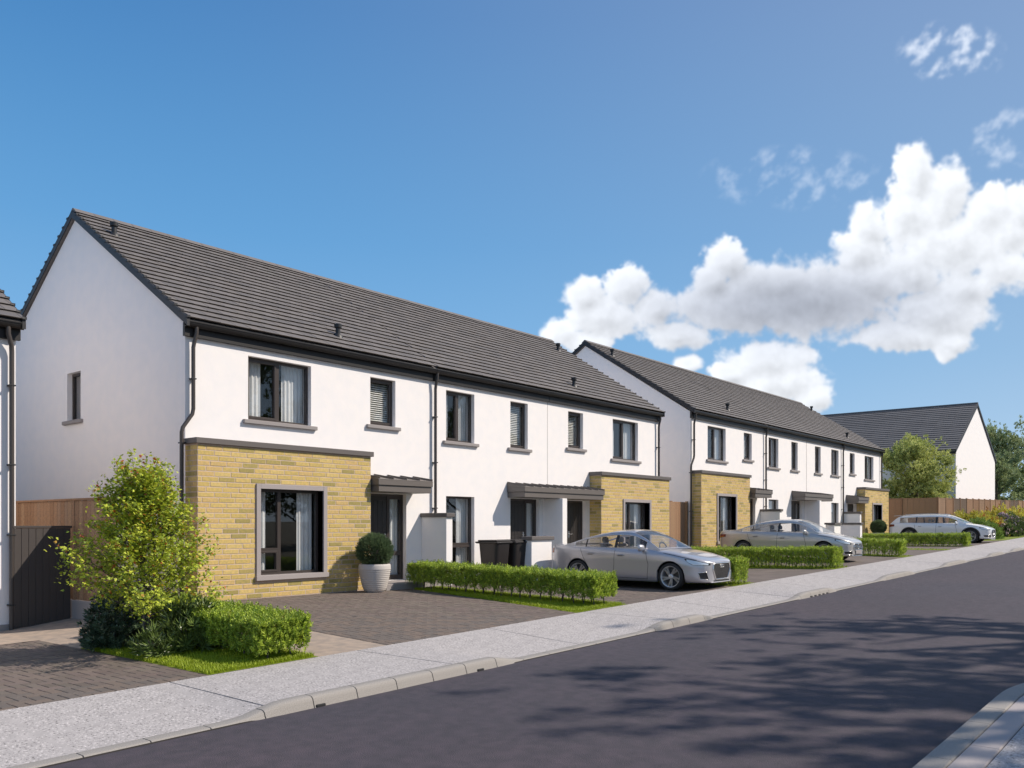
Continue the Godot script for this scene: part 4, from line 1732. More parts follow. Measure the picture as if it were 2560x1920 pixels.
# ---------------------------------------------------------------- the house beyond
func build_far_house() -> void:
	# its ridge runs along z; sunny gable at z = 2 faces the road
	var h := thing("far_house", "white house beyond the garden fence, dark roof and windowless sunlit gable", "house", Vector3(53.2, 1.05, 1.9))
	var W := 12.6
	var L := 26.0
	var eave := 5.35
	var rise := 3.58
	var b := MB.new()
	b.box(0.0, W, -0.8, eave, -0.3, 0.0)
	b.prism([Vector3(0, eave, 0), Vector3(W, eave, 0), Vector3(W / 2, eave + rise, 0)], Vector3(0, 0, -0.3))
	obj("gable_wall", b, M.render, h)
	b = MB.new()
	var t := Transform3D(Basis(Vector3.UP, -PI / 2), Vector3.ZERO)
	var holes := [[-8.6, -7.0, 3.2, 4.75], [-15.2, -14.0, 3.2, 4.75]]
	pierced(b, -L, -0.302, -0.8, eave, -0.3, 0.0, holes, t)
	obj("wall", b, M.render, h)
	b = MB.new()
	b.box(W - 0.3, W, -0.8, eave, -L, -0.302)
	obj("wall", b, M.render, h)
	b = MB.new()
	b.box(0.302, W - 0.302, -0.8, eave + 0.02, -L, -L + 0.3)
	obj("wall", b, M.render, h)
	b = MB.new()
	b.box(0.31, W - 0.31, 5.1, 5.2, -L + 0.31, -0.31)
	b.box(0.31, W - 0.31, 2.4, 2.5, -L + 0.31, -0.31)
	obj("inner_floors", b, M.inside, h)
	for q in holes:
		window(h, q[0], q[1], q[2], q[3], -0.11, "two", "curtains", true, t)
	var over := 0.25
	var k := rise / (W / 2)
	var p := atan(k)
	var slope := (W / 2 + over) / cos(p)
	b = MB.new()
	var lo := eave - over * k + 0.12
	b.prism([Vector3(-over, lo, 0.06), Vector3(W / 2, eave + rise + 0.12, 0.06), Vector3(W + over, lo, 0.06), Vector3(W + over, lo - 0.1, 0.06), Vector3(W / 2, eave + rise, 0.06), Vector3(-over, lo - 0.1, 0.06)], Vector3(0, 0, -L - 0.1))
	var rf := obj("roof", b, M.tile0, h)
	var rows := MB.new()
	rows.tinted = true
	var n := 22
	for s in [1.0, -1.0]:
		var ux: Vector3 = Vector3(0, 0, 1.0) * s
		var down := Vector3(-cos(p) * s, -sin(p), 0)
		var up: Vector3 = down.cross(ux)
		var frame := Transform3D(Basis(ux, up, down), Vector3(-over if s > 0 else W + over, lo + 0.01, 0.0))
		for i in n:
			var z := -L
			while z < 0.05:
				var c := minf(z + 1.0, 0.06)
				var g := rng.randf_range(0.9, 1.08)
				rows.col = Color(0.17 * g, 0.162 * g, 0.162 * g)
				rows.add(roof_tile(c - z, slope / n), frame * Transform3D(Basis(Vector3.RIGHT, deg_to_rad(-4.0)), Vector3((z + c) / 2 * s, 0.012, -i * slope / n)))
				z += 1.0
	stuff(obj("roof_tiles", rows, M.tile_tinted, rf))
	b = MB.new()
	b.box(-over + 0.02, -over + 0.1, lo - 0.26, lo - 0.02, -L, 0.05)
	b.box(-over + 0.1, -0.002, lo - 0.24, lo - 0.2, -L, 0.03)
	b.box(W + over - 0.1, W + over - 0.02, lo - 0.26, lo - 0.02, -L, 0.05)
	obj("fascia", b, M.fascia, h)
	b = MB.new()
	for s in [1.0, -1.0]:
		var o := Vector3(W / 2, eave + rise + 0.14, 0.02)
		var e := Vector3(-over - 0.02 if s > 0 else W + over + 0.02, lo + 0.02, 0.02)
		var dn := Vector3(0, -0.2, 0)
		var poly := [o, e, e + dn, o + dn]
		if s < 0:
			poly.reverse()
		b.prism([poly[0] + Vector3(0, 0, 0.06), poly[1] + Vector3(0, 0, 0.06), poly[2] + Vector3(0, 0, 0.06), poly[3] + Vector3(0, 0, 0.06)], Vector3(0, 0, -0.05))
	obj("verge", b, M.verge, rf)
	b = MB.new()
	b.box(W / 2 - 0.14, W / 2 + 0.14, eave + rise + 0.10, eave + rise + 0.2, -L, 0.07)
	obj("ridge_tiles", b, M.tile1, rf)


# ---------------------------------------------------------------- planting
func leaf_mesh(len_: float, wide: float, fold := 0.25) -> MB:
	# one leaf: two halves folded along the midrib, tip along +y
	var b := MB.new()
	b.tinted = true
	b.col = Color.WHITE
	var t := Vector3(0, len_, -len_ * 0.12)
	var m := Vector3(0, len_ * 0.48, 0.0)
	for s in [-1.0, 1.0]:
		var e := Vector3(s * wide, len_ * 0.42, wide * fold)
		if s < 0:
			b.flat(Vector3.ZERO, m, e)
			b.flat(m, t, e)
		else:
			b.flat(Vector3.ZERO, e, m)
			b.flat(m, e, t)
	return b


func sprig(n: int, len_: float, wide: float, open: float, rise: float) -> ArrayMesh:
	# a shoot with n leaves up its stem
	var b := MB.new()
	b.tinted = true
	for k in n:
		var a := k * 2.4
		var h := rise * k / maxf(n - 1, 1)
		var o := open * (1.0 - 0.45 * k / n)
		var s := 1.0 - 0.25 * k / n
		b.col = Color(1, 1, 1) * [1.0, 0.84, 1.12, 0.92, 1.06][k % 5]
		b.col.a = 1.0
		var src := leaf_mesh(len_ * s, wide * s)
		b.add(src, Transform3D(Basis(Vector3.UP, a) * Basis(Vector3.RIGHT, o), Vector3(0, h, 0)))
	return b.mesh()


# a leaf held out along dir with its upper face to the sky, more or less
func flat_facing(dir: Vector3, loose: Vector3, size: float) -> Basis:
	var y := dir.normalized()
	var z := Vector3.UP + loose
	z = (z - y * z.dot(y)).normalized()
	var x := y.cross(z)
	return Basis(x, y, z).scaled_local(Vector3.ONE * size)


func facing(dir: Vector3, roll: float, size: float) -> Basis:
	var y := dir.normalized()
	var x := y.cross(Vector3(0.31, 0.2, 0.93)).normalized()
	var z := x.cross(y)
	return (Basis(x, y, z) * Basis(Vector3.UP, roll)).scaled_local(Vector3.ONE * size)


func hedge(x0: float, x1: float, z0: float, z1: float, h: float, amount: int, label: String, size := 1.0, bare := 0.10) -> void:
	var c := Vector3((x0 + x1) / 2, 0, (z0 + z1) / 2)
	c.y = gy(c.x, c.z)
	var o := thing("hedge", label, "hedge", c, "clipped hedges between the driveways")
	var stems := MB.new()
	var r := RandomNumberGenerator.new()
	r.seed = int(x0 * 100) + 9000
	var z := z0 + 0.08
	while z < z1:
		for q in 2:
			var x := lerpf(x0, x1, 0.3 + 0.4 * q) + r.randf_range(-0.05, 0.05)
			var p := [Vector3(x, gy(x, z) - 0.02, z) - c]
			for k in 3:
				p.append(p[-1] + Vector3(r.randf_range(-0.03, 0.03), h * 0.27, r.randf_range(-0.03, 0.03)))
			stems.tube(p, [0.013, 0.011, 0.008, 0.005], 6)
			for k in 3:
				var d := Vector3(r.randf_range(-1, 1), r.randf_range(0.8, 1.6), r.randf_range(-1, 1)).normalized() * h * 0.42
				stems.tube([p[1], p[1] + d], [0.006, 0.003], 5, false)
		z += 0.26
	obj("stems", stems, M.bark, o)
	var places := []
	var colours := []
	var wob := FastNoiseLite.new()
	wob.seed = 3
	wob.frequency = 1.9
	for k in amount:
		# skewed to the outside of the clipped block
		var u := r.randf()
		var v := r.randf()
		var w := r.randf()
		var side := r.randf()
		var dir := Vector3.UP
		if side < 0.40:
			w = 1.0 - absf(r.randfn(0.0, 0.07))
		elif side < 0.60:
			u = absf(r.randfn(0.0, 0.10)); dir = Vector3(-0.75, 0.7, 0)
		elif side < 0.80:
			u = 1.0 - absf(r.randfn(0.0, 0.10)); dir = Vector3(0.75, 0.7, 0)
		elif side < 0.90:
			v = (0.0 if r.randf() < 0.3 else 1.0); v = absf(v - absf(r.randfn(0.0, 0.10 / maxf(z1 - z0, 0.1)))); dir = Vector3(0, 0.7, 0.75 if v > 0.5 else -0.75)
		u = clampf(u, 0, 1); v = clampf(v, 0, 1); w = clampf(w, 0, 1)
		var x := lerpf(x0, x1, u)
		z = lerpf(z0, z1, v)
		var bulge := wob.get_noise_2d(x * 1.3, z) * 0.025
		x += bulge * (u - 0.5) * 2.0 + r.randf_range(-0.02, 0.02)
		var foot := bare + 0.10 * absf(wob.get_noise_2d(z * 2.0, x + 7.0)) + 0.06 * r.randf()
		var y := lerpf(foot, h + wob.get_noise_2d(z, x * 1.5) * 0.05, pow(w, 0.85))
		if r.randf() < 0.16 and w > 0.9:
			y += r.randf() * 0.07
			dir = Vector3.UP * 3.0
		var d := (dir + Vector3(r.randf_range(-0.6, 0.6), r.randf_range(0.1, 0.9), r.randf_range(-0.6, 0.6))).normalized()
		places.append(Transform3D(facing(d, r.randf() * TAU, size * r.randf_range(0.65, 1.2)), Vector3(x, gy(x, z) + y - 0.03, z) - c))
		var young := r.randf()
		var g := r.randf_range(0.75, 1.2)
		var col := Color(0.16, 0.26, 0.028).lerp(Color(0.56, 0.68, 0.075), young) * g
		if r.randf() < 0.02:
			col = Color(0.25, 0.23, 0.03)
		col.a = 1.0
		colours.append(col)
	if not mesh_cache.has("hedge sprig"):
		mesh_cache["hedge sprig"] = sprig(7, 0.040, 0.0115, 1.15, 0.055)
	stuff(scatter("leaves", mesh_cache["hedge sprig"], M.leaf, places, colours, o))


func build_planting() -> void:
	hedge(-2.55, -1.78, 2.4, 6.27, 0.52, 13000, "front hedge beside the small tree and the buff concrete strip")
	hedge(4.85, 5.62, 1.0, 6.18, 0.58, 14000, "hedge between the herringbone paving and the silver saloon", 1.0, 0.13)
	hedge(10.72, 11.42, 1.0, 6.30, 0.60, 7000, "short stretch of hedge seen beyond the silver saloon's nose", 1.1, 0.05)
	hedge(17.75, 18.6, 0.6, 6.20, 0.60, 9000, "long hedge in front of the champagne saloon", 1.15, 0.02)
	hedge(25.0, 25.75, 1.2, 6.15, 0.58, 5000, "hedge just right of the champagne saloon's nose", 1.3, 0.02)
	hedge(35.25, 36.1, 0.9, 6.25, 0.55, 5500, "farthest hedge, half hiding the white estate car", 1.4, 0.02)
	young_tree()
	shrubs()
	far_trees()
	street_trees()


func limb(b: MB, p: Vector3, d: Vector3, len_: float, r0: float, depth: int, r: RandomNumberGenerator, tips: Array, up: float, spread_: float) -> void:
	var pts := [p]
	var rad := [r0]
	var n := 4
	var q := p
	var dir := d
	for k in n:
		dir = (dir + Vector3(r.randf_range(-0.16, 0.16), r.randf_range(-0.05, 0.12) + up * 0.1, r.randf_range(-0.16, 0.16))).normalized()
		q += dir * len_ / n
		pts.append(q)
		rad.append(r0 * (1.0 - 0.62 * (k + 1) / n))
		if depth > 0 and k > 0:
			for s in (2 if depth > 1 else 1):
				var side := Vector3(r.randf_range(-1, 1), 0, r.randf_range(-1, 1)).normalized()
				limb(b, q, (dir * (1.0 - spread_) + side * spread_ + Vector3(0, up * 0.2, 0)).normalized(), len_ * r.randf_range(0.45, 0.65), rad[-1] * 0.7, depth - 1, r, tips, up, spread_)
		if depth == 0 and k > 0:
			tips.append([q, dir])
	tips.append([q, dir])
	b.tube(pts, rad, 7 if depth > 0 else 5, false)


func young_tree() -> void:
	var at := Vector3(-2.95, gy(-2.95, 4.2), 4.2)
	var o := thing("young_tree", "small upright tree with yellow-green leaves turning orange at the tips", "tree", at)
	var r := RandomNumberGenerator.new()
	r.seed = 41
	var trunk := MB.new()
	var line := []
	for k in 9:
		line.append(Vector3(0.012 * sin(k * 1.7), 0.30 * k, 0.012 * cos(k * 2.1)))
	trunk.tube(line, [0.026, 0.024, 0.022, 0.020, 0.017, 0.014, 0.010, 0.007, 0.004], 10)
	obj("trunk", trunk, M.bark, o)
	var wood := MB.new()
	var tips := []
	var count := 104
	for k in count:
		var h := lerpf(0.42, 2.15, float(k) / count)
		var a := k * 2.39996 + r.randf_range(-0.3, 0.3)
		# widest low down, tapering to the leader
		var reach := lerpf(1.10, 0.30, float(k) / count) * (1.25 if k % 7 == 3 else 1.0) * r.randf_range(0.72, 1.12)
		var lift := lerpf(0.38, 1.35, float(k) / count)
		var dir := Vector3(cos(a), lift * r.randf_range(0.7, 1.1), sin(a)).normalized()
		var p := Vector3(0.0, h, 0.0)
		var pts := [p]
		var q := p
		var n := 5
		for s in n:
			dir = (dir + Vector3(r.randf_range(-0.1, 0.1), r.randf_range(-0.08, 0.14), r.randf_range(-0.1, 0.1))).normalized()
			q += dir * reach / n
			pts.append(q)
			tips.append([q, dir, float(s + 1) / n])
			if s > 0:
				for g in 2:
					var side := (dir + Vector3(r.randf_range(-1, 1), r.randf_range(-0.4, 0.8), r.randf_range(-1, 1)) * 0.9).normalized()
					var e: Vector3 = q + side * r.randf_range(0.08, 0.24)
					wood.tube([q, e], [0.003, 0.0015], 4, false)
					tips.append([q.lerp(e, 0.55), side, float(s + 1) / n])
					tips.append([e, side, 1.0])
		wood.tube(pts, [0.009, 0.008, 0.006, 0.005, 0.004, 0.002], 6, false)
	# upright shoots at the top
	for k in 9:
		var a := k * 2.4
		var p := Vector3(cos(a) * 0.10, 1.9, sin(a) * 0.10)
		var e := Vector3(cos(a) * r.randf_range(0.14, 0.40), r.randf_range(2.35, 2.78), sin(a) * r.randf_range(0.14, 0.40))
		wood.tube([p, p.lerp(e, 0.5), e], [0.006, 0.004, 0.0015], 5, false)
		for g in 8:
			tips.append([p.lerp(e, 0.3 + 0.7 * g / 7.0), (e - p).normalized(), 1.0])
	obj("branches", wood, M.bark, o)
	var places := []
	var colours := []
	for t in tips:
		var n := r.randi_range(6, 10)
		for k in n:
			var off := Vector3(r.randfn(0, 0.05), r.randfn(0, 0.04), r.randfn(0, 0.05))
			var d: Vector3 = (t[1] * 0.6 + Vector3(r.randf_range(-1, 1), r.randf_range(-0.7, 0.3), r.randf_range(-1, 1))).normalized()
			places.append(Transform3D(flat_facing(d, Vector3(r.randfn(0, 0.8), 0, r.randfn(0, 0.8)), r.randf_range(0.7, 1.25)), t[0] + off))
			var hgt: float = clampf((t[0].y - 0.6) / 1.9, 0.0, 1.0)
			var g := r.randf_range(0.75, 1.2)
			var col := Color(0.24, 0.34, 0.035).lerp(Color(0.70, 0.74, 0.07), r.randf()) * g
			var odd := r.randf()
			if odd < 0.02 + 0.07 * hgt * t[2]:
				col = Color(0.48, 0.13, 0.03) if r.randf() < 0.55 else Color(0.50, 0.30, 0.03)
			col.a = 1.0
			colours.append(col)
	# a lobed leaf: three points
	var lf := MB.new()
	lf.tinted = true
	lf.col = Color.WHITE
	for a in [-0.75, 0.0, 0.75]:
		lf.add(leaf_mesh(0.042 if a == 0.0 else 0.032, 0.0115, 0.2), Transform3D(Basis(Vector3.BACK, a), Vector3.ZERO))
	stuff(scatter("crown", lf.mesh(), M.leaf, places, colours, o))
	# the dark stake it is tied to
	var s := thing("tree_stake", "thin dark stake standing against the small tree", "stake", Vector3(-2.90, gy(-2.9, 4.24), 4.25))
	var b := MB.new()
	b.tube([Vector3(0, -0.1, 0), Vector3(0, 0.95, 0)], [0.02], 10)
	obj("pole", b, M.bark, s)
	b = MB.new()
	b.tube([Vector3(0.012, 0.86, 0.02), Vector3(-0.05, 0.87, 0.03), Vector3(-0.085, 0.87, -0.05), Vector3(-0.05, 0.86, -0.1), Vector3(0.012, 0.86, -0.02)], [0.008], 6)
	obj("tie", b, M.rubber, s)


func bush(label: String, called: String, at: Vector3, size: Vector3, shoots: int, mesh: Mesh, m: Material, low: Color, high: Color, scale_: float, seedling: int, group := "", ragged := 0.25, odd := Color(0, 0, 0), odd_share := 0.0) -> Node3D:
	var o := thing(called, label, "shrub", at, group)
	var r := RandomNumberGenerator.new()
	r.seed = seedling
	var stems := MB.new()
	for k in 14:
		var a := r.randf() * TAU
		var e := Vector3(cos(a) * size.x * 0.7, size.y * r.randf_range(0.5, 0.85), sin(a) * size.z * 0.7)
		stems.tube([Vector3(cos(a) * 0.04, -0.05, sin(a) * 0.04), e * 0.5 + Vector3(0, 0.06, 0), e], [0.012 * size.y + 0.004, 0.008, 0.003], 5, false)
	obj("stems", stems, M.bark, o)
	var wob := FastNoiseLite.new()
	wob.seed = seedling
	wob.frequency = 1.6 / maxf(size.y, 0.2)
	var places := []
	var colours := []
	for k in shoots:
		var d := Vector3(r.randfn(0, 1), absf(r.randfn(0, 1)) * 0.9 - 0.12, r.randfn(0, 1)).normalized()
		var reach := 1.0 + wob.get_noise_3d(d.x * 2, d.y * 2, d.z * 2) * ragged * 2.0
		var depth := 1.0 - absf(r.randfn(0, 0.20))
		var p := Vector3(d.x * size.x, d.y * size.y, d.z * size.z) * reach * clampf(depth, 0.25, 1.1)
		if p.y < 0.02:
			p.y = r.randf_range(0.02, 0.12)
		var out := (d * 0.8 + Vector3(r.randf_range(-0.6, 0.6), r.randf_range(0.0, 0.8), r.randf_range(-0.6, 0.6))).normalized()
		places.append(Transform3D(facing(out, r.randf() * TAU, scale_ * r.randf_range(0.7, 1.25)), p))
		var g := r.randf_range(0.75, 1.2)
		var c := low.lerp(high, r.randf()) * g
		if r.randf() < odd_share:
			c = odd * g
		c.a = 1.0
		colours.append(c)
	stuff(scatter("leaves", mesh, m, places, colours, o))
	return o


func shrubs() -> void:
	var broad := sprig(8, 0.085, 0.016, 1.05, 0.03)
	var lance := sprig(11, 0.15, 0.0115, 1.0, 0.07)
	bush("dark green broad-leaved bush left of the small tree's trunk", "dark_bush", Vector3(-2.88, gy(-2.9, 3.35), 3.35), Vector3(0.46, 0.86, 0.50), 850, broad, M.leaf_glossy, Color(0.045, 0.075, 0.038), Color(0.10, 0.145, 0.08), 1.0, 51, "", 0.16)
	bush("long-leaved dark shrub right of the small tree's trunk", "lance_leaved_shrub", Vector3(-2.46, gy(-2.46, 4.55), 4.55), Vector3(0.46, 0.62, 0.46), 300, lance, M.leaf_glossy, Color(0.08, 0.12, 0.03), Color(0.18, 0.25, 0.06), 1.15, 52, "", 0.16)
	bush("low tuft of long narrow leaves at the small tree's foot", "lance_leaved_shrub", Vector3(-3.0, gy(-3.0, 4.55), 4.62), Vector3(0.22, 0.30, 0.22), 70, lance, M.leaf_glossy, Color(0.08, 0.12, 0.03), Color(0.18, 0.25, 0.06), 1.1, 53, "", 0.2)
	# the bed by the far fence
	var tuft := sprig(7, 0.16, 0.034, 0.85, 0.16)
	var rnd := RandomNumberGenerator.new()
	rnd.seed = 88
	bush("rounded mid-green bush just beyond the white estate car", "round_bush", Vector3(47.2, 0.55, 4.4), Vector3(1.5, 1.2, 1.2), 1500, tuft, M.leaf, Color(0.12, 0.20, 0.04), Color(0.26, 0.38, 0.07), 0.9, 61, "", 0.06)
	var yellow := [[48.6, 3.6, 1.5, 1.45, "yellow-green shrub before the fence, above the estate car's bonnet"], [51.6, 3.7, 1.8, 1.4, "tall yellow-green shrub left of the lilac flowers"], [57.6, 3.9, 1.9, 1.6, "yellow-green shrub right of the lilac flowers"], [62.0, 4.2, 2.2, 1.6, "large yellow-green shrub at the end of the fence"], [68.0, 4.6, 2.4, 1.5, "yellow shrub cut by the right edge beside the footpath"]]
	for k in yellow.size():
		var q: Array = yellow[k]
		bush(q[4], "golden_shrub", Vector3(q[0], gy(q[0], q[1]) - 0.05, q[1]), Vector3(q[2], q[3], q[2] * 0.8), 1500, tuft, M.leaf, Color(0.36, 0.37, 0.05), Color(0.74, 0.66, 0.11), 1.1, 70 + k, "golden shrubs before the garden fence", 0.2, Color(0.45, 0.20, 0.06), 0.06 if k != 1 else 0.2)
	var head := MB.new()
	head.tinted = true
	head.col = Color.WHITE
	rnd.seed = 5
	for k in 46:
		var d := Vector3(rnd.randfn(0, 1), absf(rnd.randfn(0, 1)), rnd.randfn(0, 1)).normalized()
		var p := d * 0.15
		var x := d.cross(Vector3(0.3, 0.5, 0.8)).normalized() * 0.032
		var y := d.cross(x).normalized() * 0.032
		head.quad(p - x, p - y, p + x, p + y)
	var bloom := head.mesh()
	for q in [[54.0, 4.6, 1.35, 1.3, "lilac-flowered shrub before the fence", Color(0.46, 0.33, 0.42), 91], [56.2, 5.2, 1.0, 0.95, "pink and lilac flowering shrub at the kerbward side of the bed", Color(0.60, 0.36, 0.36), 92], [51.4, 5.0, 0.8, 0.8, "low pink-flowered shrub beyond the estate car's nose", Color(0.62, 0.40, 0.36), 93], [65.5, 5.6, 1.1, 1.0, "pink-flowered shrub by the right edge", Color(0.62, 0.38, 0.36), 94]]:
		var o := bush(q[4], "flowering_shrub", Vector3(q[0], gy(q[0], q[1]) - 0.05, q[1]), Vector3(q[2], q[3], q[2]), 900, tuft, M.leaf, Color(0.07, 0.11, 0.035), Color(0.16, 0.23, 0.06), 0.9, q[6], "", 0.15)
		var places := []
		var colours := []
		rnd.seed = q[6]
		for k in 34:
			var d := Vector3(rnd.randfn(0, 1), absf(rnd.randfn(0, 1)) + 0.25, rnd.randfn(0, 1)).normalized()
			places.append(Transform3D(facing(d, 0.0, rnd.randf_range(0.8, 1.3)), Vector3(d.x * q[2], d.y * q[3], d.z * q[2]) * rnd.randf_range(0.85, 1.05)))
			var c: Color = q[5] * rnd.randf_range(0.75, 1.2)
			c.a = 1.0
			colours.append(c)
		stuff(scatter("flower_heads", bloom, M.leaf, places, colours, o))
	bush("clipped dome of lighter green at the fence's far end", "round_bush", Vector3(59.8, 0.85, 5.3), Vector3(1.2, 1.2, 1.1), 900, tuft, M.leaf, Color(0.10, 0.15, 0.02), Color(0.22, 0.27, 0.05), 0.8, 62, "", 0.05)


func tree(called: String, label: String, at: Vector3, height: float, crown_r: float, crown_low: float, seedling: int, low: Color, high: Color, clumps: int, leaves: int, leaf_size: float, group := "") -> void:
	var o := thing(called, label, "tree", at, group)
	var r := RandomNumberGenerator.new()
	r.seed = seedling
	var trunk := MB.new()
	var tips := []
	var top := Vector3(r.randf_range(-0.2, 0.2), height * 0.72, r.randf_range(-0.2, 0.2))
	var base := height * 0.017 + 0.05
	trunk.tube([Vector3(0, -0.4, 0), Vector3(0, crown_low * 0.6, 0), top * 0.6, top], [base * 1.25, base, base * 0.7, base * 0.25], 10)
	obj("trunk", trunk, M.far_bark, o)
	var wood := MB.new()
	var n := 11
	for k in n:
		var h := lerpf(crown_low, height * 0.72, float(k) / n)
		var a := k * 2.4 + r.randf_range(-0.4, 0.4)
		var f := float(k) / n
		var reach := crown_r * (0.95 - 0.35 * f) * r.randf_range(0.75, 1.1)
		limb(wood, Vector3(0, h, 0), Vector3(cos(a), 0.5 + 0.7 * f, sin(a)).normalized(), reach, base * 0.42, 1, r, tips, 0.5, 0.55)
	obj("limbs", wood, M.far_bark, o)
	var places := []
	var colours := []
	var mid := Vector3(0, (crown_low + height) * 0.5, 0)
	var ry := (height - crown_low) * 0.5
	for k in clumps:
		var c: Vector3
		if k < tips.size() * 0.7:
			c = tips[k * 10 % tips.size()][0]
		else:
			var d := Vector3(r.randfn(0, 1), r.randfn(0, 1), r.randfn(0, 1)).normalized() * pow(r.randf(), 0.33)
			c = mid + Vector3(d.x * crown_r * 0.92, d.y * ry * 0.92, d.z * crown_r * 0.92)
		var size := crown_r * r.randf_range(0.10, 0.24)
		var tone := r.randf_range(0.0, 1.0)
		for q in leaves:
			var d := Vector3(r.randfn(0, 0.55), r.randfn(0, 0.42), r.randfn(0, 0.55))
			var p := c + d * size
			var out := (p - mid).normalized() * 0.6 + Vector3(r.randf_range(-0.7, 0.7), r.randf_range(-0.2, 0.9), r.randf_range(-0.7, 0.7))
			places.append(Transform3D(facing(out, r.randf() * TAU, leaf_size * r.randf_range(0.7, 1.3)), p))
			var g := r.randf_range(0.8, 1.2)
			var col := low.lerp(high, clampf(tone * 0.7 + r.randf() * 0.4, 0, 1)) * g
			col.a = 1.0
			colours.append(col)
	if not mesh_cache.has("tree spray"):
		mesh_cache["tree spray"] = sprig(5, 0.15, 0.045, 0.95, 0.10)
	stuff(scatter("crown", mesh_cache["tree spray"], M.leaf_far, places, colours, o))


func far_trees() -> void:
	tree("garden_tree", "round light green tree between the farther terrace and the far house", Vector3(49.4, 0.6, 0.4), 6.5, 2.5, 0.6, 201, Color(0.30, 0.36, 0.09), Color(0.62, 0.64, 0.22), 190, 40, 0.95)
	var beyond := "trees beyond the far house"
	tree("far_tree", "tall thin-crowned tree behind the far house's sunny gable", Vector3(92.0, 1.2, -2.5), 11.4, 4.2, 1.5, 202, Color(0.22, 0.28, 0.13), Color(0.46, 0.52, 0.27), 110, 30, 1.7, beyond)
	tree("far_tree", "bushy dark green tree touching the right edge above the fence end", Vector3(104.0, 1.4, 2.0), 10.5, 4.8, 0.8, 203, Color(0.20, 0.26, 0.12), Color(0.42, 0.48, 0.23), 140, 30, 1.8, beyond)
	tree("far_tree", "low bright green tree at the right edge behind the fence end", Vector3(86.0, 1.3, 3.2), 5.2, 2.6, 0.4, 204, Color(0.16, 0.26, 0.09), Color(0.28, 0.42, 0.14), 90, 26, 1.3, beyond)
	tree("far_tree", "shaded tree low behind the far house's right corner", Vector3(82.0, 1.2, -1.0), 6.8, 3.0, 0.5, 205, Color(0.18, 0.24, 0.11), Color(0.38, 0.44, 0.20), 110, 26, 1.4, beyond)
	tree("far_tree", "tree outside the right edge, next along the street", Vector3(112.0, 1.6, 7.0), 10.0, 4.5, 0.6, 206, Color(0.045, 0.08, 0.025), Color(0.13, 0.18, 0.05), 110, 26, 1.8, beyond)


# trees on the camera's side of the road, outside the frame: they throw the soft patches of shade on the asphalt and stand mirrored in the windows
func street_trees() -> void:
	var g := "trees on the camera's side of the road"
	var rows := [[12.0, 26.0, 20.0, 4.8, 11.0, 34, 8, "tallest bare-stemmed tree across the road, first of three whose shade falls on the asphalt"], [17.0, 25.0, 21.0, 4.6, 12.0, 30, 8, "tall bare-stemmed tree across the road, second of the three that shade the asphalt"], [10.0, 24.5, 17.5, 3.6, 10.5, 30, 9, "lower bare-stemmed tree across the road, nearest the camera of the three that shade the asphalt"], [26.0, 31.0, 9.0, 4.4, 0.4, 110, 20, "bushy tree across the road opposite the second terrace's first bay"], [34.0, 31.0, 8.0, 4.4, 0.4, 110, 20, "bushy tree across the road opposite the gap after the second terrace begins"], [43.0, 32.0, 9.0, 4.6, 0.4, 110, 20, "bushy tree across the road opposite the last bay"], [-2.0, 33.0, 14.0, 4.6, 1.6, 120, 20, "leafy tree across the road behind the camera"], [4.0, 34.0, 14.0, 4.6, 1.6, 120, 20, "leafy tree across the road just beyond the camera"], [13.5, 35.0, 15.0, 5.0, 1.8, 120, 20, "broad leafy tree across the road opposite the two bins"], [23.0, 34.0, 14.0, 4.8, 1.6, 120, 20, "broad leafy tree across the road opposite the gap between the terraces"], [34.0, 36.0, 15.0, 5.2, 1.8, 110, 20, "leafy tree across the road opposite the narrow middle houses"], [48.0, 37.0, 14.0, 5.2, 1.6, 100, 20, "leafy tree across the road opposite the white estate car"], [62.0, 37.0, 15.0, 5.4, 1.6, 100, 20, "farthest leafy tree across the road, opposite the far house"]]
	var k := 0
	for q in rows:
		tree("street_tree", q[7], Vector3(q[0], 0.0, q[1]), q[2], q[3], q[4], 301 + k, Color(0.05, 0.085, 0.02), Color(0.13, 0.18, 0.04), q[5], q[6], 1.8, g)
		k += 1


# ---------------------------------------------------------------- small things before the houses
func build_things() -> void:
	# ribbed planters with a clipped round bush
	planter("pale ribbed pot standing between the nearest brick bay and its dark door", "clipped grey-green ball bush growing in the pale ribbed pot", Vector3(3.92, 0.0, 0.98), 1.0, 9)
	planter("pale pot before the last brick bay of the farther terrace", "round green bush in the pot before the last brick bay", Vector3(39.75, 0.37, 1.0), 1.05, 10)
	# wheelie bins behind the short wall
	var bins := thing("wheelie_bin", "dark wheelie bin standing against the house wall, left of its twin", "bin", Vector3(7.98, 0.0, 0.95), "wheelie bins behind the low wall")
	build_bin(bins)
	var twin := bins.duplicate() as Node3D
	twin.name = numbered("wheelie_bin")
	add_child(twin)
	twin.position = Vector3(8.66, 0.0, 0.99)
	tag(twin, "dark wheelie bin right beside the low white wall", "bin", "wheelie bins behind the low wall")
	# low bin walls
	low_wall("low white wall with a grey cap, right of the two bins", [[8.82, 9.70, 1.25, 1.5]], 1.08, 0.0)
	low_wall("low white wall in the farther terrace, its short lit end beside the champagne saloon", [[31.3, 32.15, 1.3, 1.55]], 1.08, 0.37)
	low_wall("low white wall with a long shaded side, running out from the farther terrace", [[33.55, 33.85, 0.35, 2.0]], 1.10, 0.37)


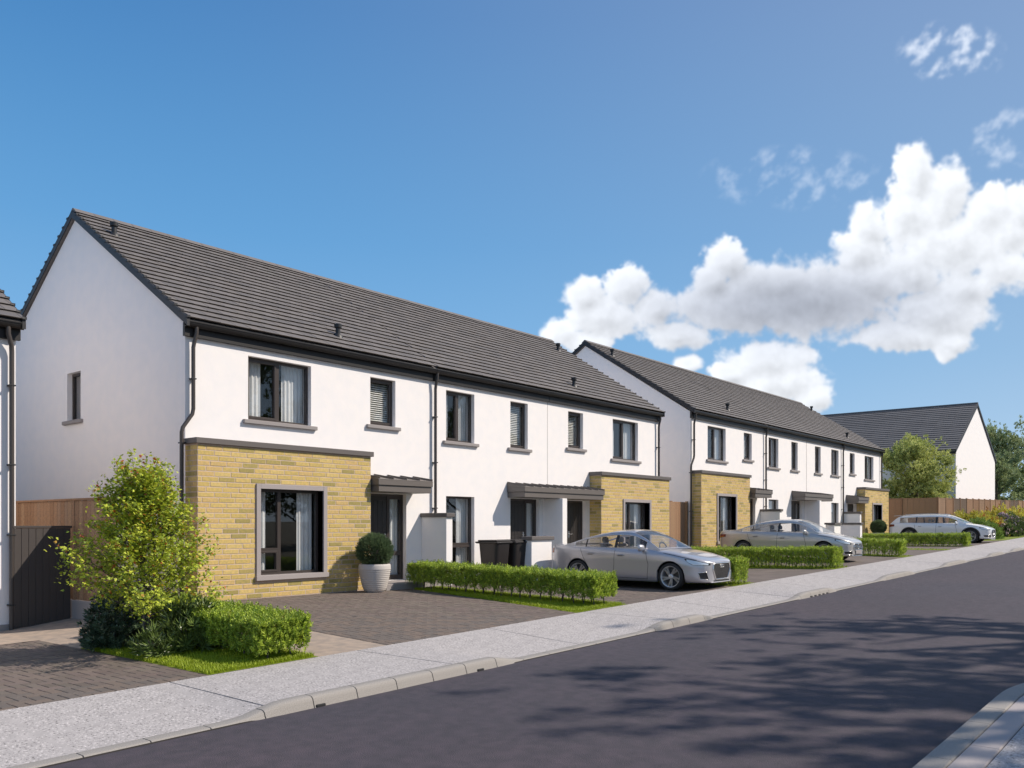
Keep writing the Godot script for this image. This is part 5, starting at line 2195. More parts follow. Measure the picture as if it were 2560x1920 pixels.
func planter(pot_label: String, plant_label: String, at: Vector3, size: float, seedling: int) -> void:
	var p := thing("plant_pot", pot_label, "plant pot", at, "ribbed plant pots")
	var b := MB.new()
	var prof := [[0.0, 0.0], [0.20, 0.0], [0.215, 0.015]]
	var n := 12
	for k in n:
		var y0 := 0.03 + 0.50 * k / n
		for s in 4:
			var y := y0 + 0.50 / n * s / 4.0
			var r := lerpf(0.215, 0.352, pow((y - 0.03) / 0.5, 0.62)) + 0.008 * sin(PI * s / 4.0)
			prof.append([r, y])
	prof.append_array([[0.352, 0.535], [0.350, 0.59], [0.335, 0.62], [0.31, 0.625], [0.30, 0.60], [0.295, 0.56]])
	var sp := []
	for q in prof:
		sp.append([q[0] * size, q[1] * size])
	b.lathe(sp, 48)
	obj("bowl", b, M.pot, p)
	b = MB.new()
	b.lathe([[0.297 * size, 0.555 * size], [0.15, 0.565 * size], [0.0, 0.57 * size]], 24)
	obj("soil", b, M.joint, p)
	var needle := sprig(9, 0.075, 0.0045, 0.55, 0.05)
	var c := thing("ball_bush", plant_label, "shrub", at + Vector3(0, 0.60 * size, 0))
	var r := RandomNumberGenerator.new()
	r.seed = seedling
	var places := []
	var colours := []
	for k in 2600:
		var d := Vector3(r.randfn(0, 1), r.randfn(0, 1), r.randfn(0, 1)).normalized()
		var q := d * 0.35 * size * (1.0 - absf(r.randfn(0, 0.13)))
		q.y = q.y * 0.92 + 0.31 * size
		if q.y < 0.0:
			continue
		places.append(Transform3D(facing(d + Vector3(r.randf_range(-0.4, 0.4), r.randf_range(0.1, 0.9), r.randf_range(-0.4, 0.4)), r.randf() * TAU, r.randf_range(0.8, 1.25)), q))
		var g := r.randf_range(0.7, 1.25)
		colours.append(Color(0.13 * g, 0.19 * g, 0.09 * g))
	var st := MB.new()
	for k in 9:
		var a := k * 0.7
		st.tube([Vector3(cos(a) * 0.06, -0.06, sin(a) * 0.06), Vector3(cos(a) * 0.2, 0.3, sin(a) * 0.2)], [0.009, 0.005], 5, false)
	obj("stems", st, M.bark, c)
	stuff(scatter("leaves", needle, M.leaf, places, colours, c))


func build_bin(o: Node3D) -> void:
	var b := MB.new()
	# tapered body
	var rows := []
	for q in [[0.05, 0.235, 0.25], [1.0, 0.285, 0.335]]:
		var r := PackedVector3Array()
		for k in 33:
			var a := TAU * k / 32.0
			var c := cos(a)
			var s := sin(a)
			r.append(Vector3(signf(c) * pow(absf(c), 0.35) * q[1], q[0], -signf(s) * pow(absf(s), 0.35) * q[2]))
		rows.append(r)
	b.grid(rows)
	b.box(-0.23, 0.23, 0.05, 0.06, -0.24, 0.24)
	obj("body", b, M.bin, o)
	b = MB.new()
	b.block(-0.315, 0.315, 1.0, 1.05, -0.37, 0.36, 0.015)
	b.block(-0.29, 0.29, 1.05, 1.09, -0.33, 0.32, 0.02)
	obj("lid", b, M.bin, o)
	b = MB.new()
	b.tube([Vector3(-0.25, 1.02, -0.36), Vector3(-0.25, 1.03, -0.43), Vector3(0.25, 1.03, -0.43), Vector3(0.25, 1.02, -0.36)], [0.016], 8)
	obj("handle", b, M.bin, o)
	for s in [-1.0, 1.0]:
		b = MB.new()
		b.lathe([[0.0, -0.03], [0.09, -0.03], [0.10, -0.015], [0.10, 0.015], [0.09, 0.03], [0.0, 0.03]], 20, Transform3D(Basis(Vector3.BACK, PI / 2), Vector3(s * 0.25, 0.10, -0.22)))
		obj("wheel", b, M.rubber, o)


func low_wall(label: String, spans: Array, top: float, base: float) -> void:
	var q: Array = spans[0]
	var o := thing("low_wall", label, "wall", Vector3(q[0], base, q[3]), "low bin walls")
	var b := MB.new()
	b.block(0.0, q[1] - q[0], -0.15, top, q[2] - q[3], 0.0, 0.006)
	obj("wall_body", b, M.render, o)
	b = MB.new()
	b.block(-0.05, q[1] - q[0] + 0.05, top, top + 0.095, q[2] - q[3] - 0.05, 0.05, 0.008)
	obj("cap_stone", b, M.coping, o)


# ---------------------------------------------------------------- cars
# Each car lies along z with its nose at +z and its front axle at z = 0; x is across.
func curve(c: Array, z: float) -> float:
	# smooth curve through [z, value] points of rising z
	var n := c.size()
	if z <= c[0][0]:
		return c[0][1]
	if z >= c[n - 1][0]:
		return c[n - 1][1]
	var i := 0
	while z > c[i + 1][0]:
		i += 1
	var h: float = c[i + 1][0] - c[i][0]
	var d: float = (c[i + 1][1] - c[i][1]) / h
	var m0 := d
	var m1 := d
	if i > 0:
		var e: float = (c[i][1] - c[i - 1][1]) / (c[i][0] - c[i - 1][0])
		m0 = 0.0 if e * d <= 0 else 2.0 * e * d / (e + d)
	if i < n - 2:
		var e: float = (c[i + 2][1] - c[i + 1][1]) / (c[i + 2][0] - c[i + 1][0])
		m1 = 0.0 if e * d <= 0 else 2.0 * e * d / (e + d)
	var t: float = (z - c[i][0]) / h
	var t2 := t * t
	var t3 := t2 * t
	return (2 * t3 - 3 * t2 + 1) * c[i][1] + (t3 - 2 * t2 + t) * h * m0 + (-2 * t3 + 3 * t2) * c[i + 1][1] + (t3 - t2) * h * m1


func side_x(P: Dictionary, z: float, y: float) -> float:
	var ys := curve(P.shoulder, z)
	var t := clampf((y - P.sill_low) / (ys - P.sill_low), 0.0, 1.0)
	return curve(P.plan, z) * curve(P.prof, t)


func skin(P: Dictionary, z: float, y: float, s: float, off: float) -> Vector3:
	var e := 0.01
	var x := side_x(P, z, y)
	var dz := Vector3(side_x(P, z + e, y) - side_x(P, z - e, y), 0, 2 * e)
	var dy := Vector3(side_x(P, z, y + e) - side_x(P, z, y - e), 2 * e, 0)
	var n := dy.cross(dz).normalized()
	if n.x < 0:
		n = -n
	var p := Vector3(x, y, z) + n * off
	return Vector3(p.x * s, p.y, p.z)


# a patch lying on the body side: between two height curves, z0..z1
func skin_patch(b: MB, P: Dictionary, s: float, z0: float, z1: float, lo: Array, hi: Array, off: float, nz := 16, ny := 5) -> void:
	var rows := []
	for i in nz + 1:
		var z := lerpf(z0, z1, float(i) / nz)
		var r := PackedVector3Array()
		var a := curve(lo, z)
		var c := curve(hi, z)
		for j in ny + 1:
			r.append(skin(P, z, lerpf(a, c, float(j) / ny), s, off))
		rows.append(r)
	b.grid(rows, s < 0)


func seam(b: MB, P: Dictionary, s: float, pts: Array, w := 0.005) -> void:
	for k in pts.size() - 1:
		for q in 6:
			var a: Vector2 = pts[k].lerp(pts[k + 1], q / 6.0)
			var c: Vector2 = pts[k].lerp(pts[k + 1], (q + 1) / 6.0)
			var d := (c - a).normalized()
			var n := Vector2(-d.y, d.x) * w
			var p := [skin(P, a.x - n.x, a.y - n.y, s, 0.0022), skin(P, c.x - n.x, c.y - n.y, s, 0.0022), skin(P, c.x + n.x, c.y + n.y, s, 0.0022), skin(P, a.x + n.x, a.y + n.y, s, 0.0022)]
			b.quad(p[0], p[1], p[2], p[3])


func nose_z(P: Dictionary, x: float, y: float) -> float:
	# where the front of the body lies at half width x and height y
	var a := 0.0
	var c: float = P.nose
	if side_x(P, c, y) >= absf(x):
		return c
	for k in 22:
		var m := (a + c) / 2
		if side_x(P, m, y) > absf(x):
			a = m
		else:
			c = m
	return a


func stations(P: Dictionary) -> Array:
	var zs := []
	var tail: float = P.tail
	var nose: float = P.nose
	for k in 49:
		zs.append(lerpf(tail, nose, k / 48.0))
	for k in 16:
		zs.append(nose - 0.30 * pow(k / 15.0, 2.0))
		zs.append(tail + 0.30 * pow(k / 15.0, 2.0))
	for ax in [0.0, -P.base]:
		for k in 25:
			zs.append(ax + P.arch * cos(PI * k / 24.0))
		zs.append(ax + P.arch + 0.004)
		zs.append(ax - P.arch - 0.004)
	zs.sort()
	var out := [zs[0]]
	for z in zs:
		if z - out[-1] > 0.0035:
			out.append(z)
	return out


func car(label: String, called: String, at: Vector3, P: Dictionary, paint: Material) -> Node3D:
	var o := thing("parked_car", label, "car", at, "cars parked on the driveways")
	var wy: float = P.wheel
	# ---- body shell
	var rows := []
	for z in stations(P):
		var low := curve(P.sill, z)
		for ax in [0.0, -P.base]:
			var dz: float = z - ax
			if absf(dz) < P.arch:
				low = maxf(low, wy + sqrt(P.arch * P.arch - dz * dz))
		var ys := curve(P.shoulder, z)
		low = minf(low, ys - 0.03)
		var half := PackedVector3Array()
		half.append(Vector3(maxf(side_x(P, z, low) - 0.05, 0.02), low + 0.012, z))
		for k in 15:
			var y := lerpf(low, ys, k / 14.0)
			half.append(Vector3(side_x(P, z, y), y, z))
		var xs := side_x(P, z, ys)
		var yc := curve(P.centre, z)
		for k in 9:
			var a := PI / 2 * (k + 1) / 9.0
			half.append(Vector3(xs * pow(cos(a), 0.8) if k < 8 else 0.0, ys + (yc - ys) * pow(sin(a), 0.75), z))
		var r := PackedVector3Array()
		for k in half.size():
			r.append(half[k])
		for k in range(half.size() - 2, -1, -1):
			r.append(Vector3(-half[k].x, half[k].y, half[k].z))
		rows.append(r)
	var b := MB.new()
	b.grid(rows, true)
	# closing faces at nose and tail
	for e in [[rows[-1], 1.0], [rows[0], -1.0]]:
		var q: PackedVector3Array = e[0]
		var m := q.size()
		for k in m / 2:
			if e[1] > 0:
				b.quad(q[k + 1], q[k], q[m - 1 - k], q[m - 2 - k])
			else:
				b.quad(q[k], q[k + 1], q[m - 2 - k], q[m - 1 - k])
	obj("body", b, paint, o)
	# ---- underside and wheel housings
	b = MB.new()
	b.box(-0.62, 0.62, 0.19, 0.30, P.tail + 0.25, P.nose - 0.25)
	b.box(-0.80, 0.80, 0.20, 0.30, -P.base + P.arch + 0.02, -P.arch - 0.02)
	for ax in [0.0, -P.base]:
		for s in [-1.0, 1.0]:
			var arc := []
			for k in 13:
				var a := PI * k / 12.0
				var y: float = wy + P.arch * 1.01 * sin(a)
				var z: float = ax + P.arch * 1.01 * cos(a)
				arc.append(PackedVector3Array([Vector3(s * 0.52, y, z), Vector3(s * (side_x(P, z, minf(y, curve(P.shoulder, z))) - 0.012), y, z)]))
			b.grid(arc)
			var c := Vector3(s * 0.53, wy, ax)
			for k in 12:
				b.flat(c, Vector3(s * 0.53, wy + P.arch * sin(PI * k / 12.0), ax + P.arch * cos(PI * k / 12.0)), Vector3(s * 0.53, wy + P.arch * sin(PI * (k + 1) / 12.0), ax + P.arch * cos(PI * (k + 1) / 12.0)))
	obj("underbody", b, M.seam, o)
	# ---- glasshouse
	var z0: float = P.roof[0][0]
	var z1: float = P.roof[-1][0]
	var zs := []
	for k in 61:
		zs.append(lerpf(z0, z1, k / 60.0))
	for w in P.windows:
		zs.append_array([w[0], w[1]])
	zs.append_array([P.screen[0], P.screen[1], P.rear[0], P.rear[1]])
	zs.sort()
	var use := [zs[0]]
	for z in zs:
		if z - use[-1] > 0.006:
			use.append(z)
	rows = []
	var side_t := [0.0, 0.10, 0.35, 0.60, 0.86, 0.93, 1.0]
	for z in use:
		var ys := curve(P.shoulder, z) - 0.006
		var yr := maxf(curve(P.roof, z), ys + 0.001)
		var h: float = yr - ys
		var xb: float = side_x(P, z, ys) - 0.045
		var xr: float = xb - 0.40 * h * clampf(h / 0.3, 0.35, 1.0)
		var yl := ys + h * 0.84
		var half := PackedVector3Array()
		for t in side_t:
			half.append(Vector3(lerpf(xb, xr, t) + 0.018 * sin(PI * t) * h / 0.5, lerpf(ys, yl, t), z))
		for k in 8:
			var a := PI / 2 * (k + 1) / 8.0
			half.append(Vector3(xr * cos(a) if k < 7 else 0.0, yl + (yr - yl) * sin(a), z))
		var r := half.duplicate()
		for k in range(half.size() - 2, -1, -1):
			r.append(Vector3(-half[k].x, half[k].y, half[k].z))
		rows.append(r)
	var ns := MB.grid_normals(rows, true)
	var shell := MB.new()
	var screen := MB.new()
	var rear := MB.new()
	var pillar := MB.new()
	var panes := []
	for w in P.windows:
		panes.append([MB.new(), MB.new()])
	var total: int = rows[0].size() - 1
	for i in rows.size() - 1:
		var zm: float = (use[i] + use[i + 1]) / 2
		var h: float = rows[i][6].y - rows[i][0].y
		var h2: float = rows[i + 1][6].y - rows[i + 1][0].y
		for j in total:
			var jj := mini(j, total - 1 - j)
			var to: MB = shell
			if jj < 4 and jj > 0 or (jj == 0):
				if jj > 0 and minf(h, h2) > 0.10:
					for w in P.windows.size():
						if zm > P.windows[w][0] and zm < P.windows[w][1]:
							to = panes[w][0 if j < total / 2 else 1]
					if to == shell and zm > P.windows[0][0] and zm < P.windows[-1][1]:
						to = pillar
			elif jj >= 7:
				if zm > P.screen[0] and zm < P.screen[1]:
					to = screen
				elif zm > P.rear[0] and zm < P.rear[1]:
					to = rear
			to.cell(rows, ns, i, j, true)
	obj("roof", shell, paint, o)
	obj("window_pillar", pillar, M.black_trim, o)
	obj("windscreen", screen, M.car_glass, o)
	obj("rear_window", rear, M.car_glass, o)
	for w in panes:
		for s in w:
			obj("side_window", s, M.car_glass, o)
	# bright trim below and over the side windows
	for s in [-1.0, 1.0]:
		b = MB.new()
		var lo := []
		var hi := []
		var i0 := -1
		for i in use.size():
			var z: float = use[i]
			if z < P.windows[0][0] - 0.02 or z > P.windows[-1][1] + 0.02:
				continue
			var r: PackedVector3Array = rows[i]
			if r[6].y - r[0].y < 0.07:
				continue
			var p := r[1]
			var q := r[4]
			lo.append(Vector3((p.x + 0.006) * s, p.y, p.z))
			hi.append(Vector3((q.x + 0.006) * s, q.y, q.z))
		hi.reverse()
		lo.append_array(hi)
		lo.append(lo[0])
		b.tube(lo, [P.trim_w], 5, false)
		obj("window_trim", b, P.trim, o)
	# ---- cabin
	var cabin_z0: float = P.screen[0] - 0.15
	b = MB.new()
	b.box(-0.66, 0.66, 0.32, 0.42, P.rear[0] + 0.35, P.screen[1])
	b.block(-0.66, 0.66, 0.62, curve(P.shoulder, P.screen[1]) + 0.02, P.screen[0] + 0.42, P.screen[1] - 0.03, 0.04)
	obj("dashboard", b, M.black_trim, o)
	for s in [[-0.36, cabin_z0 - 0.42], [0.36, cabin_z0 - 0.42]]:
		b = MB.new()
		b.block(s[0] - 0.25, s[0] + 0.25, 0.42, 0.58, s[1] - 0.15, s[1] + 0.38, 0.05)
		b.block(s[0] - 0.24, s[0] + 0.24, 0.50, 1.08, -0.07, 0.07, 0.05, Transform3D(Basis(Vector3.RIGHT, -0.22), Vector3(0, 0, s[1] - 0.2)))
		b.block(s[0] - 0.12, s[0] + 0.12, 1.10, 1.26, -0.05, 0.05, 0.04, Transform3D(Basis(Vector3.RIGHT, -0.22), Vector3(0, 0, s[1] - 0.2)))
		obj("seat", b, M.seat_cloth, o)
	b = MB.new()
	b.block(-0.62, 0.62, 0.42, 0.58, cabin_z0 - 1.40, cabin_z0 - 0.95, 0.05)
	b.block(-0.62, 0.62, 0.50, 1.05, -0.07, 0.07, 0.05, Transform3D(Basis(Vector3.RIGHT, -0.3), Vector3(0, 0, cabin_z0 - 1.38)))
	obj("rear_seat", b, M.seat_cloth, o)
	b = MB.new()
	var ring := []
	for k in 21:
		var a := TAU * k / 20.0
		ring.append(Vector3(0.36 + 0.18 * cos(a), 0.93 + 0.17 * sin(a), P.screen[0] + 0.25 - 0.06 * sin(a)))
	b.tube(ring, [0.014], 6, false)
	obj("steering_wheel", b, M.black_trim, o)
	# ---- doors: shut lines, handles, mirrors
	for s in [-1.0, 1.0]:
		b = MB.new()
		for q in P.seams:
			seam(b, P, s, q)
		obj("door_gaps", b, M.seam, o)
		for q in P.handles:
			b = MB.new()
			var c := skin(P, q.x, q.y, s, 0.016)
			b.block(-0.012, 0.012, -0.014, 0.014, -0.10, 0.10, 0.008, Transform3D(Basis(), c))
			obj("door_handle", b, paint, o)
			b = MB.new()
			skin_patch(b, P, s, q.x - 0.07, q.x + 0.07, [[-9, q.y - 0.026], [9, q.y - 0.026]], [[-9, q.y + 0.02], [9, q.y + 0.02]], 0.0025, 6, 3)
			obj("handle_recess", b, M.seam, o)
		var mz: float = P.mirror.y
		var my: float = P.mirror.x
		var mx := side_x(P, mz, curve(P.shoulder, mz)) + 0.09
		b = MB.new()
		var mrows := []
		for k in 9:
			var a := PI * k / 8.0
			var r := PackedVector3Array()
			for l in 17:
				var c := TAU * l / 16.0
				r.append(Vector3((mx + 0.13 * sin(a) * signf(cos(c)) * pow(absf(cos(c)), 0.6)) * s, my + 0.085 * sin(a) * signf(sin(c)) * pow(absf(sin(c)), 0.6), mz + 0.075 * cos(a) * (1.0 if cos(a) > 0 else 0.35)))
			mrows.append(r)
		b.grid(mrows, s > 0)
		var mirror := obj("door_mirror", b, P.mirror_paint if P.has("mirror_paint") else paint, o)
		b = MB.new()
		b.tube([Vector3((mx - 0.02) * s, my - 0.05, mz), Vector3((mx - 0.15) * s, my - 0.075, mz + 0.02)], [0.022], 8)
		obj("mirror_stalk", b, M.black_trim, mirror)
	# ---- lamps
	for s in [-1.0, 1.0]:
		b = MB.new()
		skin_patch(b, P, s, P.lamp[0], P.lamp[1], P.lamp_lo, P.lamp_hi, 0.004, 22, 6)
		var lamp := obj("headlight", b, M.black_trim, o)
		b = MB.new()
		var la: float = lerpf(P.lamp[0], P.lamp[1], 0.10)
		var lb: float = lerpf(P.lamp[0], P.lamp[1], 0.95)
		skin_patch(b, P, s, la, lb, P.lamp_lo.map(func(q): return [q[0], q[1] + 0.008]), P.lamp_hi.map(func(q): return [q[0], q[1] - 0.010]), 0.0055, 22, 6)
		obj("lens", b, M.lamp_lens, lamp)
		b = MB.new()
		skin_patch(b, P, s, lerpf(P.lamp[0], P.lamp[1], 0.35), lerpf(P.lamp[0], P.lamp[1], 0.93), P.lamp_lo.map(func(q): return [q[0], q[1] + 0.012]), P.lamp_lo.map(func(q): return [q[0], q[1] + 0.026]), 0.008, 12, 2)
		obj("daytime_light", b, M.plate, lamp)
		b = MB.new()
		skin_patch(b, P, s, P.tail + 0.03, P.tail + P.tail_len, P.tail_lo, P.tail_hi, 0.005, 12, 5)
		var tl := obj("tail_light", b, M.tail_red, o)
		b = MB.new()
		skin_patch(b, P, s, P.tail + 0.08, P.tail + P.tail_len * 0.75, P.tail_lo.map(func(q): return [q[0], q[1] + 0.015]), P.tail_lo.map(func(q): return [q[0], q[1] + 0.04]), 0.007, 8, 2)
		obj("indicator", b, M.amber, tl)
	front(o, P, paint)
	# ---- wheels
	for ax in [0.0, -P.base]:
		for s in [-1.0, 1.0]:
			wheel(o, Vector3(s * (curve(P.plan, ax) - 0.115), wy, ax), s, P)
	if P.has("cladding"):
		for ax in [0.0, -P.base]:
			for s in [-1.0, 1.0]:
				b = MB.new()
				var arcs := []
				for k in 25:
					var a := PI * k / 24.0
					var r := PackedVector3Array()
					for q in [[P.arch - 0.004, 0.001], [P.arch, 0.012], [P.arch + 0.05, 0.012], [P.arch + 0.055, 0.001]]:
						var y: float = maxf(wy + q[0] * sin(a), curve(P.sill, ax))
						var z: float = ax + q[0] * cos(a)
						r.append(skin(P, z, y, s, q[1]))
					arcs.append(r)
				b.grid(arcs, s > 0)
				obj("arch_cladding", b, M.cladding, o)
				b = MB.new()
				skin_patch(b, P, s, -P.base + P.arch, -P.arch, [[-9, 0.21], [9, 0.21]], [[-9, 0.30], [9, 0.30]], 0.008, 14, 3)
				if ax == 0.0:
					obj("sill_cladding", b, M.cladding, o)
		for s in [-1.0, 1.0]:
			b = MB.new()
			var rail := []
			for k in 13:
				var z := lerpf(P.rear[1] + 0.1, P.screen[0] - 0.1, k / 12.0)
				var y := curve(P.roof, z) - 0.035 + (0.05 if k > 0 and k < 12 else 0.0)
				rail.append(Vector3(s * 0.53, y, z))
			b.tube(rail, [0.014], 8)
			obj("roof_rail", b, M.chrome, o)
	return o


func front_patch(b: MB, P: Dictionary, poly: Array, off: float, sub := 8) -> void:
	# a four-cornered patch [bl, br, tr, tl] in (x, y) laid on the nose
	var rows := []
	for i in sub + 1:
		var r := PackedVector3Array()
		for j in sub + 1:
			var a: Vector2 = poly[0].lerp(poly[1], float(j) / sub)
			var c: Vector2 = poly[3].lerp(poly[2], float(j) / sub)
			var p := a.lerp(c, float(i) / sub)
			r.append(Vector3(p.x, p.y, nose_z(P, p.x, p.y) + off))
		rows.append(r)
	b.grid(rows)


func front_line(b: MB, P: Dictionary, pts: Array, rad: float, off: float) -> void:
	var path := []
	for k in pts.size() - 1:
		for q in 5:
			var p: Vector2 = pts[k].lerp(pts[k + 1], q / 5.0)
			path.append(Vector3(p.x, p.y, nose_z(P, p.x, p.y) + off))
	var e: Vector2 = pts[-1]
	path.append(Vector3(e.x, e.y, nose_z(P, e.x, e.y) + off))
	b.tube(path, [rad], 6)


func front(o: Node3D, P: Dictionary, paint: Material) -> void:
	var g: Array = P.grille  # outline, from bottom left, counter-clockwise seen from the front
	var b := MB.new()
	var lo: float = g[0].y
	var hi: float = g[0].y
	for p in g:
		lo = minf(lo, p.y)
		hi = maxf(hi, p.y)
	# dark ground of the grille in horizontal strips
	var n := 14
	var rows := []
	for i in n + 1:
		var y := lerpf(lo, hi, float(i) / n)
		var w := grille_half(g, y)
		var r := PackedVector3Array()
		for j in 15:
			var x := lerpf(-w, w, j / 14.0)
			r.append(Vector3(x, y, nose_z(P, x, y) + 0.003))
		rows.append(r)
	b.grid(rows)
	var gr := obj("grille", b, M.seam, o)
	b = MB.new()
	if P.mesh_style == "honeycomb":
		var y := lo + 0.02
		var k := 0
		while y < hi - 0.005:
			var w := grille_half(g, y) - 0.012
			var x := -w + (0.02 if k % 2 else 0.0)
			while x < w - 0.02:
				var c := x + 0.02
				var z := nose_z(P, c, y) + 0.007
				var pts := []
				for q in 7:
					var a := TAU * q / 6.0
					pts.append(Vector3(c + 0.025 * cos(a), y + 0.016 * sin(a), z))
				b.tube(pts, [0.0026], 4, false)
				x += 0.062
			y += 0.024
			k += 1
	elif P.mesh_style == "bars":
		for q in [0.3, 0.52, 0.74]:
			var y := lerpf(lo, hi, q)
			var w := grille_half(g, y) - 0.01
			front_line(b, P, [Vector2(-w, y), Vector2(w, y)], 0.008, 0.01)
		for k in 15:
			var x := lerpf(-0.36, 0.36, k / 14.0)
			front_line(b, P, [Vector2(x, lo + 0.02), Vector2(x, hi - 0.02)], 0.003, 0.006)
	else:
		for k in 9:
			var x := lerpf(-0.38, 0.38, k / 8.0)
			front_line(b, P, [Vector2(x, lo + 0.02), Vector2(x, hi - 0.02)], 0.006, 0.006)
	obj("grille_mesh", b, M.chrome if P.mesh_style == "bars" else M.dark_alloy, gr)
	b = MB.new()
	var ring: Array = g.duplicate()
	ring.append(g[0])
	front_line(b, P, ring, 0.016, 0.008)
	obj("grille_surround", b, P.trim, gr)
	# emblem
	b = MB.new()
	var ey: float = lerpf(lo, hi, P.emblem_at)
	if P.emblem == "rings":
		for k in 4:
			var c := (k - 1.5) * 0.048
			var pts := []
			for q in 17:
				var a := TAU * q / 16.0
				pts.append(Vector3(c + 0.032 * cos(a), ey + 0.032 * sin(a), P.nose + 0.016))
			b.tube(pts, [0.005], 6, false)
	else:
		var pts := []
		for q in 25:
			var a := TAU * q / 24.0
			pts.append(Vector3(0.085 * cos(a), ey + 0.085 * sin(a), P.nose + 0.018))
		b.tube(pts, [0.008], 6, false)
		for q in 3:
			var a := PI / 2 + TAU * q / 3.0
			b.tube([Vector3(0, ey, P.nose + 0.022), Vector3(0.083 * cos(a), ey + 0.083 * sin(a), P.nose + 0.018)], [0.014, 0.003], 4, false)
	obj("emblem", b, M.chrome, gr)
	# corner air intakes, lower lip, plate
	for s in [-1.0, 1.0]:
		b = MB.new()
		var q: Array = P.intake.map(func(v): return Vector2(v.x * s, v.y))
		if s < 0:
			q = [q[1], q[0], q[3], q[2]]
		front_patch(b, P, q, 0.004)
		var t := obj("air_intake", b, M.black_trim, o)
		b = MB.new()
		var line: Array = q.duplicate()
		line.append(q[0])
		front_line(b, P, line, 0.008, 0.008)
		obj("intake_trim", b, P.trim, t)
	b = MB.new()
	var w: float = P.lip
	front_patch(b, P, [Vector2(-w, 0.215), Vector2(w, 0.215), Vector2(w, 0.252), Vector2(-w, 0.252)], 0.004, 16)
	obj("lower_lip", b, M.black_trim, o)
	b = MB.new()
	front_line(b, P, [Vector2(-w - 0.1, 0.207), Vector2(0, 0.205), Vector2(w + 0.1, 0.207)], 0.014, 0.006)
	obj("splitter", b, P.trim if P.mesh_style != "honeycomb" else paint, o)
	if P.plate:
		b = MB.new()
		b.block(-0.26, 0.26, P.plate - 0.055, P.plate + 0.055, P.nose + 0.01, P.nose + 0.028, 0.005)
		obj("number_plate", b, M.plate if P.mesh_style == "slats" else M.sill, o)


func grille_half(g: Array, y: float) -> float:
	var w := 0.0
	for k in g.size():
		var a: Vector2 = g[k]
		var c: Vector2 = g[(k + 1) % g.size()]
		if (a.y - y) * (c.y - y) <= 0.0 and absf(a.y - c.y) > 1e-5:
			w = maxf(w, absf(lerpf(a.x, c.x, (y - a.y) / (c.y - a.y))))
		elif absf(a.y - y) < 1e-5:
			w = maxf(w, absf(a.x))
	return w


func wheel(o: Node3D, at: Vector3, s: float, P: Dictionary) -> void:
	var R: float = P.wheel
	var w := Node3D.new()
	var key := "%d/wheel" % o.get_instance_id()
	var k: int = taken.get(key, 0)
	taken[key] = k + 1
	w.name = "wheel" if k == 0 else "wheel_%03d" % k
	o.add_child(w, true)
	w.position = at
	var rim: float = P.rim
	var t := Transform3D(Basis(Vector3.BACK, -PI / 2 * s), Vector3.ZERO)  # lathe axis y -> outwards
	var b := MB.new()
	b.lathe([[rim, -0.10], [R - 0.03, -0.105], [R - 0.005, -0.085], [R, -0.05], [R, 0.05], [R - 0.005, 0.085], [R - 0.03, 0.103], [rim + 0.012, 0.100], [rim, 0.09]], 48, t)
	obj("tyre", b, M.rubber, w)
	b = MB.new()
	b.lathe([[rim - 0.02, -0.09], [rim - 0.022, 0.05], [rim - 0.012, 0.085], [rim + 0.003, 0.098], [rim + 0.006, 0.09], [rim, 0.08]], 48, t)
	var n: int = P.spokes
	for i in n:
		var a := TAU * i / n + 0.3
		for d in P.twin:
			var e: float = a + d
			var tw: float = P.spoke_w
			var inner := Vector3(cos(a + d * 0.4) * 0.055, 0.062, sin(a + d * 0.4) * 0.055)
			var outer := Vector3(cos(e + P.sweep) * (rim - 0.012), 0.082, sin(e + P.sweep) * (rim - 0.012))
			var side := Vector3(-sin(e), 0, cos(e))
			var q := [inner - side * tw, inner + side * tw, outer + side * tw * 0.85, outer - side * tw * 0.85]
			var dn := Vector3(0, -0.03, 0)
			var z := []
			for p in q:
				z.append(t * p)
			var y := []
			for p in q:
				y.append(t * (p + dn))
			b.quad(z[0], z[1], z[2], z[3])
			b.quad(z[3], z[2], z[1], z[0])
			for m in 4:
				var l := (m + 1) % 4
				b.quad(z[m], y[m], y[l], z[l])
	b.lathe([[0.0, 0.02], [0.065, 0.03], [0.062, 0.068], [0.03, 0.072], [0.0, 0.072]], 24, t)
	obj("rim", b, M.alloy, w)
	b = MB.new()
	b.lathe([[0.0, -0.02], [rim - 0.06, -0.02], [rim - 0.06, 0.0], [0.0, 0.0]], 32, t, false)
	b.lathe([[rim - 0.022, -0.06], [0.0, -0.06]], 32, t, false)
	obj("brake_disc", b, M.dark_alloy, w)


